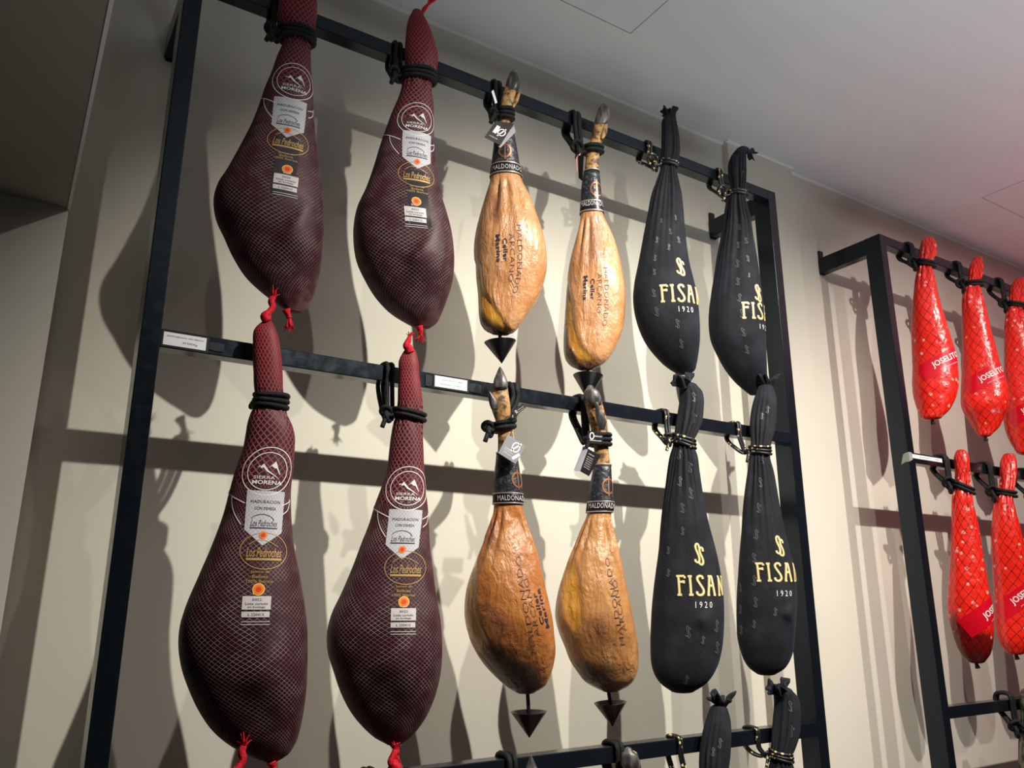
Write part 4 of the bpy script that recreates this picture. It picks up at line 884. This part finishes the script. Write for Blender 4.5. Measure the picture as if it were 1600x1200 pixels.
SIL_F4 = [(706, 1492.5, 1510), (712, 1490.3, 1514), (722, 1490.5, 1515.5), (741, 1492, 1517), (759, 1491.4, 1517), (774, 1488.6, 1519.5), (795, 1487, 1523), (825, 1485.5, 1529.5), (855, 1484, 1535), (885, 1482.5, 1540), (915, 1481.3, 1543.8), (945, 1481.3, 1549), (969, 1483.5, 1552), (990, 1488, 1553), (1008, 1493, 1552), (1022, 1500, 1548.5), (1032, 1509, 1541)]
SIL_F5 = [(712, 1566, 1586), (720, 1562.5, 1588.5), (733, 1561.5, 1589.5), (750, 1562, 1589), (764, 1561, 1586), (776, 1556, 1583), (795, 1552.5, 1587.5), (825, 1549, 1595), (855, 1548.5, 1602), (885, 1549.3, 1609), (915, 1551, 1616), (945, 1552, 1621), (969, 1552.8, 1623), (990, 1555.5, 1621), (1008, 1562.5, 1613), (1019, 1572, 1602)]
def foil_ham(sil, zr, label, seed, neck, ban, txt, rot, bw=0.17, dark=None):
    S = loft(sil, hang_y(zr, -0.050, -0.012), q=0.72, nring=80, nseg=80, lump=0.014, seed=seed, folds=[(neck, 26, 30, 0.16, 8, seed)], ex=2.3, capbot=0.35)
    set_net(S, 14, 21.0)
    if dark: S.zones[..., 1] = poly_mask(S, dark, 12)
    o = root('foil_wrapped_ham', tuple(S.axis[-1]), label, 'ham', G_F); surf_obj(S, 'foil_wrap', M['foil'], o)
    D = Decal(S); D.put(ban, xf(quad(-bw/2, bw/2, -0.036, 0.036), rot), off=0.0010, mx=0.008); bn = D.build('banner', M['banner'], o)
    D = Decal(S); D.put(txt, xf(text2d('JOSELITO', 0.031, 0.118, bold=0.022), rot), off=0.0020, mx=0.005)
    D.put(txt, xf(text2d('JAMON IBERICO DE BELLOTA', 0.005, 0.080), rot, dx=0.026*math.sin(rot)*0.9, dy=-0.024), off=0.0018, mx=0.005); D.build('banner_lettering', M['white'], bn)
    e = S.axis[-1]; V, F = tube([e+np.array([0, 0, 0.012]), e+np.array([0, 0, -0.002]), e+np.array([0.004, 0, -0.014])], [0.010, 0.006, 0.009], 10, False, 4); mesh_obj('end_tie', V, F, M['cord'], o)
    return S, o
f1S, f1 = foil_ham(SIL_F1, 2.9, "shiny red wrapped ham closest to the post on the second rack's top rail", 31, 412, (1472, 567), (1480, 561), 0.42)
f2S, f2 = foil_ham(SIL_F2, 2.9, "shiny red wrapped ham second from the post on the second rack's top rail", 32, 444, (1543, 589), (1552, 584), 0.40)
f3S, f3 = foil_ham(SIL_F3, 2.9, "shiny red wrapped ham cut by the photo's edge on the top rail", 33, 478, (1608, 640), (1618, 634), 0.42)
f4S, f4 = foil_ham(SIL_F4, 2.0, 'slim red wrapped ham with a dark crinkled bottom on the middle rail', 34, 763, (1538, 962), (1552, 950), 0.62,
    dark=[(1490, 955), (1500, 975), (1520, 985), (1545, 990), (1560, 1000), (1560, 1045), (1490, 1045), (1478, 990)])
f5S, f5 = foil_ham(SIL_F5, 2.0, 'red wrapped ham on the middle rail, second from the post', 35, 770, (1590, 938), (1602, 928), 0.62)
lab = ['black cord around the first red ham of the top rail', 'black cord with a stubby knot around the second red ham of the top rail', "black cord around the top rail's red ham cut by the photo's edge",
       'black cord around the slim red ham next to the narrow price label', 'round-knotted black cord around the second red ham of the middle rail']
ft = []
for S, zr, v, lb, tl, kn, ld in ((f1S, 2.9, 411, lab[0], 0.012, 1.3, 0.0), (f2S, 2.9, 444, lab[1], 0.002, 1.5, 0.0), (f3S, 2.9, 478, lab[2], 0.012, 1.5, 0.0), (f4S, 2.0, 762, lab[3], 0.020, 1.4, 0.0), (f5S, 2.0, 770, lab[4], 0.008, 1.5, 0.0)):
    ft.append(rope_tie(S, zr, v, lb, G_R, 0.0072, 2, side=-1, tilt=tl, knot=kn, loopdx=ld, tail=0))

# ------------------------------------------------------------------ the row on the bottom rail, of which the photo shows only the tips
def shift_to(S, vtop, px):
    i = ring_at(S, vtop); P = S.axis[i]; u, v = px; return bp(u, v, P[1])-P
def drop(o, tie, d, label, tlabel):
    c = copy_tree(o, d); c['label'] = label
    if tie: t = copy_tree(tie, d); t['label'] = tlabel
    return c
def drop_row(o, S, vtop, px, dz, label, vt, tlabel, r, wraps, mtl, **kw):
    d = shift_to(S, vtop, px); d[2] = dz; drop(o, None, d, label, None)
    T = Surf(); T.__dict__.update(S.__dict__); T.axis = S.axis+d; rope_tie(T, 1.1, vt, tlabel, G_R, r, wraps, mtl, **kw)
drop_row(n3, n3S, 515, (371, 1181), -0.905, 'dark red netted ham on the bottom rail below the large left ham', 628, 'black coils around the left netted ham of the bottom rail', 0.0058, 3, 'cord', knot=0, loopdx=0.025)
drop_row(n4, n4S, 565, (617, 1178), -0.905, 'dark red netted ham on the bottom rail below the second netted ham', 650, 'black cord around the second netted ham of the bottom rail', 0.0058, 2, 'cord', tilt=0.006)
drop_row(b3, b3S, 611, (830, 1222), -0.915, 'bare ham on the bottom rail under the left drip cone', 664, 'black cord looped over the bottom rail beside the left hoof tip', 0.0068, 2, 'cord', knot=0.9, loopdx=-0.010)
drop_row(b4, b4S, 620, (985, 1204), -0.915, 'bare ham on the bottom rail under the right drip cone', 688, 'black cord looped over the bottom rail beside the right hoof tip', 0.0068, 2, 'cord', knot=0.9, loopdx=-0.002)
drop_row(k4, k4S, 614, (1124, 1140), -0.945, 'black bag on the bottom rail, the one further from the right post', 703, 'gold flecked cord on the bottom rail bag further from the post', 0.0042, 3, 'goldcord', tilt=0.004, loopdx=-0.022)
drop_row(k3, k3S, 612, (1229, 1100), -0.870, 'black bag on the bottom rail, right beside the right post', 690, 'gold flecked cord on the bottom rail bag beside the post', 0.0042, 3, 'goldcord', tilt=0.006, loopdx=-0.012)
d = f5S.axis[40]-f4S.axis[40]; d = np.array([d[0], 0, 0])
drop(f5, ft[4], d, 'red wrapped ham on the middle rail just outside the right edge', 'black knot at the right edge on the middle rail of the second rack')
S = f4S; o = root('wrapped_ham', tuple(S.axis[-1]), 'ham in dark olive wrap on the lowest rail by the right edge', 'ham')
surf_obj(S, 'olive_wrap', M['olive'], o); d = shift_to(f4S, 722, (1606, 1092)); d[2] = -0.885; o.location = Vector(ORIG[o.name]+d)
t = copy_tree(ft[3], d); t['label'] = 'black cord looped over the lowest rail of the second rack'

# ------------------------------------------------------------------ price labels on the rails
def rail_sticker(name, x0, x1, z0, z1, m, y=-0.0006, origin=None, rot=0.0, parent=None, th=0.0008):
    V, F = bev_box(x0, x1, y-th, y, z0, z1, 0.0002)
    if rot:
        V = np.array(V); c = np.array([(x0+x1)/2, 0, (z0+z1)/2]); dx = V[:, 0]-c[0]; dz = V[:, 2]-c[2]; V[:, 0] = c[0]+dx*math.cos(rot)-dz*math.sin(rot); V[:, 2] = c[2]+dx*math.sin(rot)+dz*math.cos(rot)
    return mesh_obj(name, V, F, m, parent, origin, False)
def price_label(x0, x1, z0, z1, lines, label, rot=0.0):
    c = ((x0+x1)/2, -0.001, z0); o = root('price_label', c, label, 'price label', 'price labels on the rails')
    rail_sticker('label_sleeve', x0-0.004, x1+0.006, z0-0.004, z1+0.003, M['tape'], 0.0002, None, rot, o); p = rail_sticker('paper', x0, x1, z0, z1, M['paper'], -0.0008, None, rot, o)
    mb = MB()
    for tx, h, w, fx, fz in lines:
        V, T = text2d(tx, h, w); V = np.asarray(V); mb.add(np.stack([c[0]+fx*(x1-x0)+V[:, 0], np.full(len(V), -0.00195), z0+fz*(z1-z0)+V[:, 1]+rot*(fx*(x1-x0)+V[:, 0])], 1), T)
    mb.build('price_print', M['ink'], p, smooth=False); return o
xa, xb = bp(254, 530, 0)[0]+0.001, bp(322, 538, 0)[0]
price_label(xa, xb, 1.9655, 1.9935, [('JAMON BELLOTA 100% IBERICO', 0.0040, (xb-xa)*0.86, 0, 0.70), ('59,95€/Kg', 0.0062, (xb-xa)*0.34, 0.12, 0.30)], 'white price label at the left end of the middle rail')
xa, xb = bp(679, 598, 0)[0], bp(729.5, 605, 0)[0]
price_label(xa, xb, 1.9665, 1.9945, [('JAMON BELLOTA IBERICO', 0.0040, (xb-xa)*0.74, 0.06, 0.68), ('MALDONADO  95,95€/Kg', 0.0046, (xb-xa)*0.66, 0.0, 0.28)], 'white price label on the middle rail between netted and bare hams')
xa, xb = R2X0+0.022, bp(1471, 716, 0)[0]
price_label(xa, xb, 1.978, 1.993, [('JAMON JOSELITO', 0.0045, (xb-xa)*0.34, -0.1, 0.5), ('99,95', 0.0045, (xb-xa)*0.12, 0.33, 0.5)], 'narrow white price label at the left end of the second rack rail')
o = root('tape_patch', (R2X0-0.001, 0.02, 1.975), 'crumpled grey tape wrapped on the post beside the narrow price label', 'tape')
V = [(R2X0+0.022, -0.0012, 1.998), (R2X0-0.0008, -0.0012, 1.999), (R2X0-0.0012, 0.012, 1.997), (R2X0-0.0012, 0.022, 1.992), (R2X0-0.0012, 0.034, 1.955), (R2X0-0.0014, 0.016, 1.962), (R2X0-0.0008, -0.0012, 1.963), (R2X0+0.022, -0.0012, 1.972)]
F = [(0, 1, 6, 7), (1, 2, 5, 6), (2, 3, 4, 5)]; n0 = len(V); V2 = V+[(x+(0.0006 if y < 0 else 0.0006), y+(0.0006 if y < 0 else 0.0), z) for x, y, z in V]
mesh_obj('tape', V2, F+[tuple(n0+i for i in f[::-1]) for f in F], M['greytape'], o, smooth=False)
def residue(x0, x1, z0, z1, label, seed):
    o = root('tape_residue', ((x0+x1)/2, -0.0005, z0), label, 'tape', 'bits of old tape'); R = np.random.default_rng(seed); mb = MB()
    p = [(x0, z0+0.002), (x0+0.001, z1), ((x0+x1)/2, z1-0.001), (x1, z1-0.002), (x1-0.002, z0+0.001), ((x0+x1)/2, z0)]
    k = len(p); V = [(x+R.normal(0, 0.0006), -0.0011, z+R.normal(0, 0.0006)) for x, z in p]; V += [(x, -0.0002, z) for x, y, z in V]
    mb.add(V, [tuple(range(k))[::-1], tuple(range(k, 2*k))]+[(i, (i+1) % k, k+(i+1) % k, k+i) for i in range(k)]); mb.build('tape', M['tape'], o, smooth=False)
residue(bp(326, 540, 0)[0], bp(350, 545, 0)[0], 1.968, 1.988, 'dark smudge of old tape just right of the left price label', 1)
residue(bp(732, 608, 0)[0], bp(752, 611, 0)[0], 1.966, 1.990, 'clear scrap of tape just right of the second price label', 2)
residue(bp(664, 595, 0)[0], bp(676, 598, 0)[0], 1.964, 1.994, 'wrinkled tape end just left of the second price label', 3)

# ------------------------------------------------------------------ lights: a ceiling track of spots in front of the racks
SC.view_settings.view_transform = 'Standard'; SC.view_settings.look = 'None'; SC.view_settings.gamma = 1.0; SC.view_settings.use_curve_mapping = False; SC.view_settings.exposure = 0.0
def spot(x, y, z, tx, tz, W, ang, col, size=0.02, blend=1.0):
    l = bpy.data.lights.new('track_spot', 'SPOT'); l.energy = W; l.spot_size = math.radians(ang); l.spot_blend = blend; l.color = col; l.shadow_soft_size = size
    o = bpy.data.objects.new('track_spot', l); COL.objects.link(o); o.location = (x, y, z)
    o.rotation_euler = (Vector((tx, WY, tz))-Vector((x, y, z))).to_track_quat('-Z', 'Y').to_euler(); return o
WARM = (1.0, 0.945, 0.84)
spot(1.08, -1.76, 3.20, 1.20, 1.22, 310, 82, WARM)
spot(1.95, -1.76, 3.20, 1.90, 1.18, 182, 88, WARM)
spot(2.60, -1.76, 3.20, 3.55, 1.35, 185, 82, (1.0, 0.86, 0.79))
w = bpy.data.worlds.new('room light'); SC.world = w; w.use_nodes = True
w.node_tree.nodes['Background'].inputs[0].default_value = (0.95, 0.98, 1.0, 1); w.node_tree.nodes['Background'].inputs[1].default_value = 0.005
def area(x, y, z, W, sx, sy, col, spread=110):
    """unseen fill lights, added to brighten the ceiling from below"""
    l = bpy.data.lights.new('ceiling_fill', 'AREA'); l.energy = W; l.shape = 'RECTANGLE'; l.size = sx; l.size_y = sy; l.color = col; l.spread = math.radians(spread)
    o = bpy.data.objects.new('ceiling_fill', l); COL.objects.link(o); o.location = (x, y, z); o.rotation_euler = (math.pi, 0, 0)
area(1.9, -1.9, 0.6, 29, 2.6, 0.6, (0.88, 0.95, 1.0), 112)  # added cool fill, out of view, lifts the whole ceiling
area(4.5, -1.6, 0.6, 18, 1.4, 0.6, (1.0, 0.30, 0.36), 92)  # added pink fill, out of view, tints the ceiling's right side
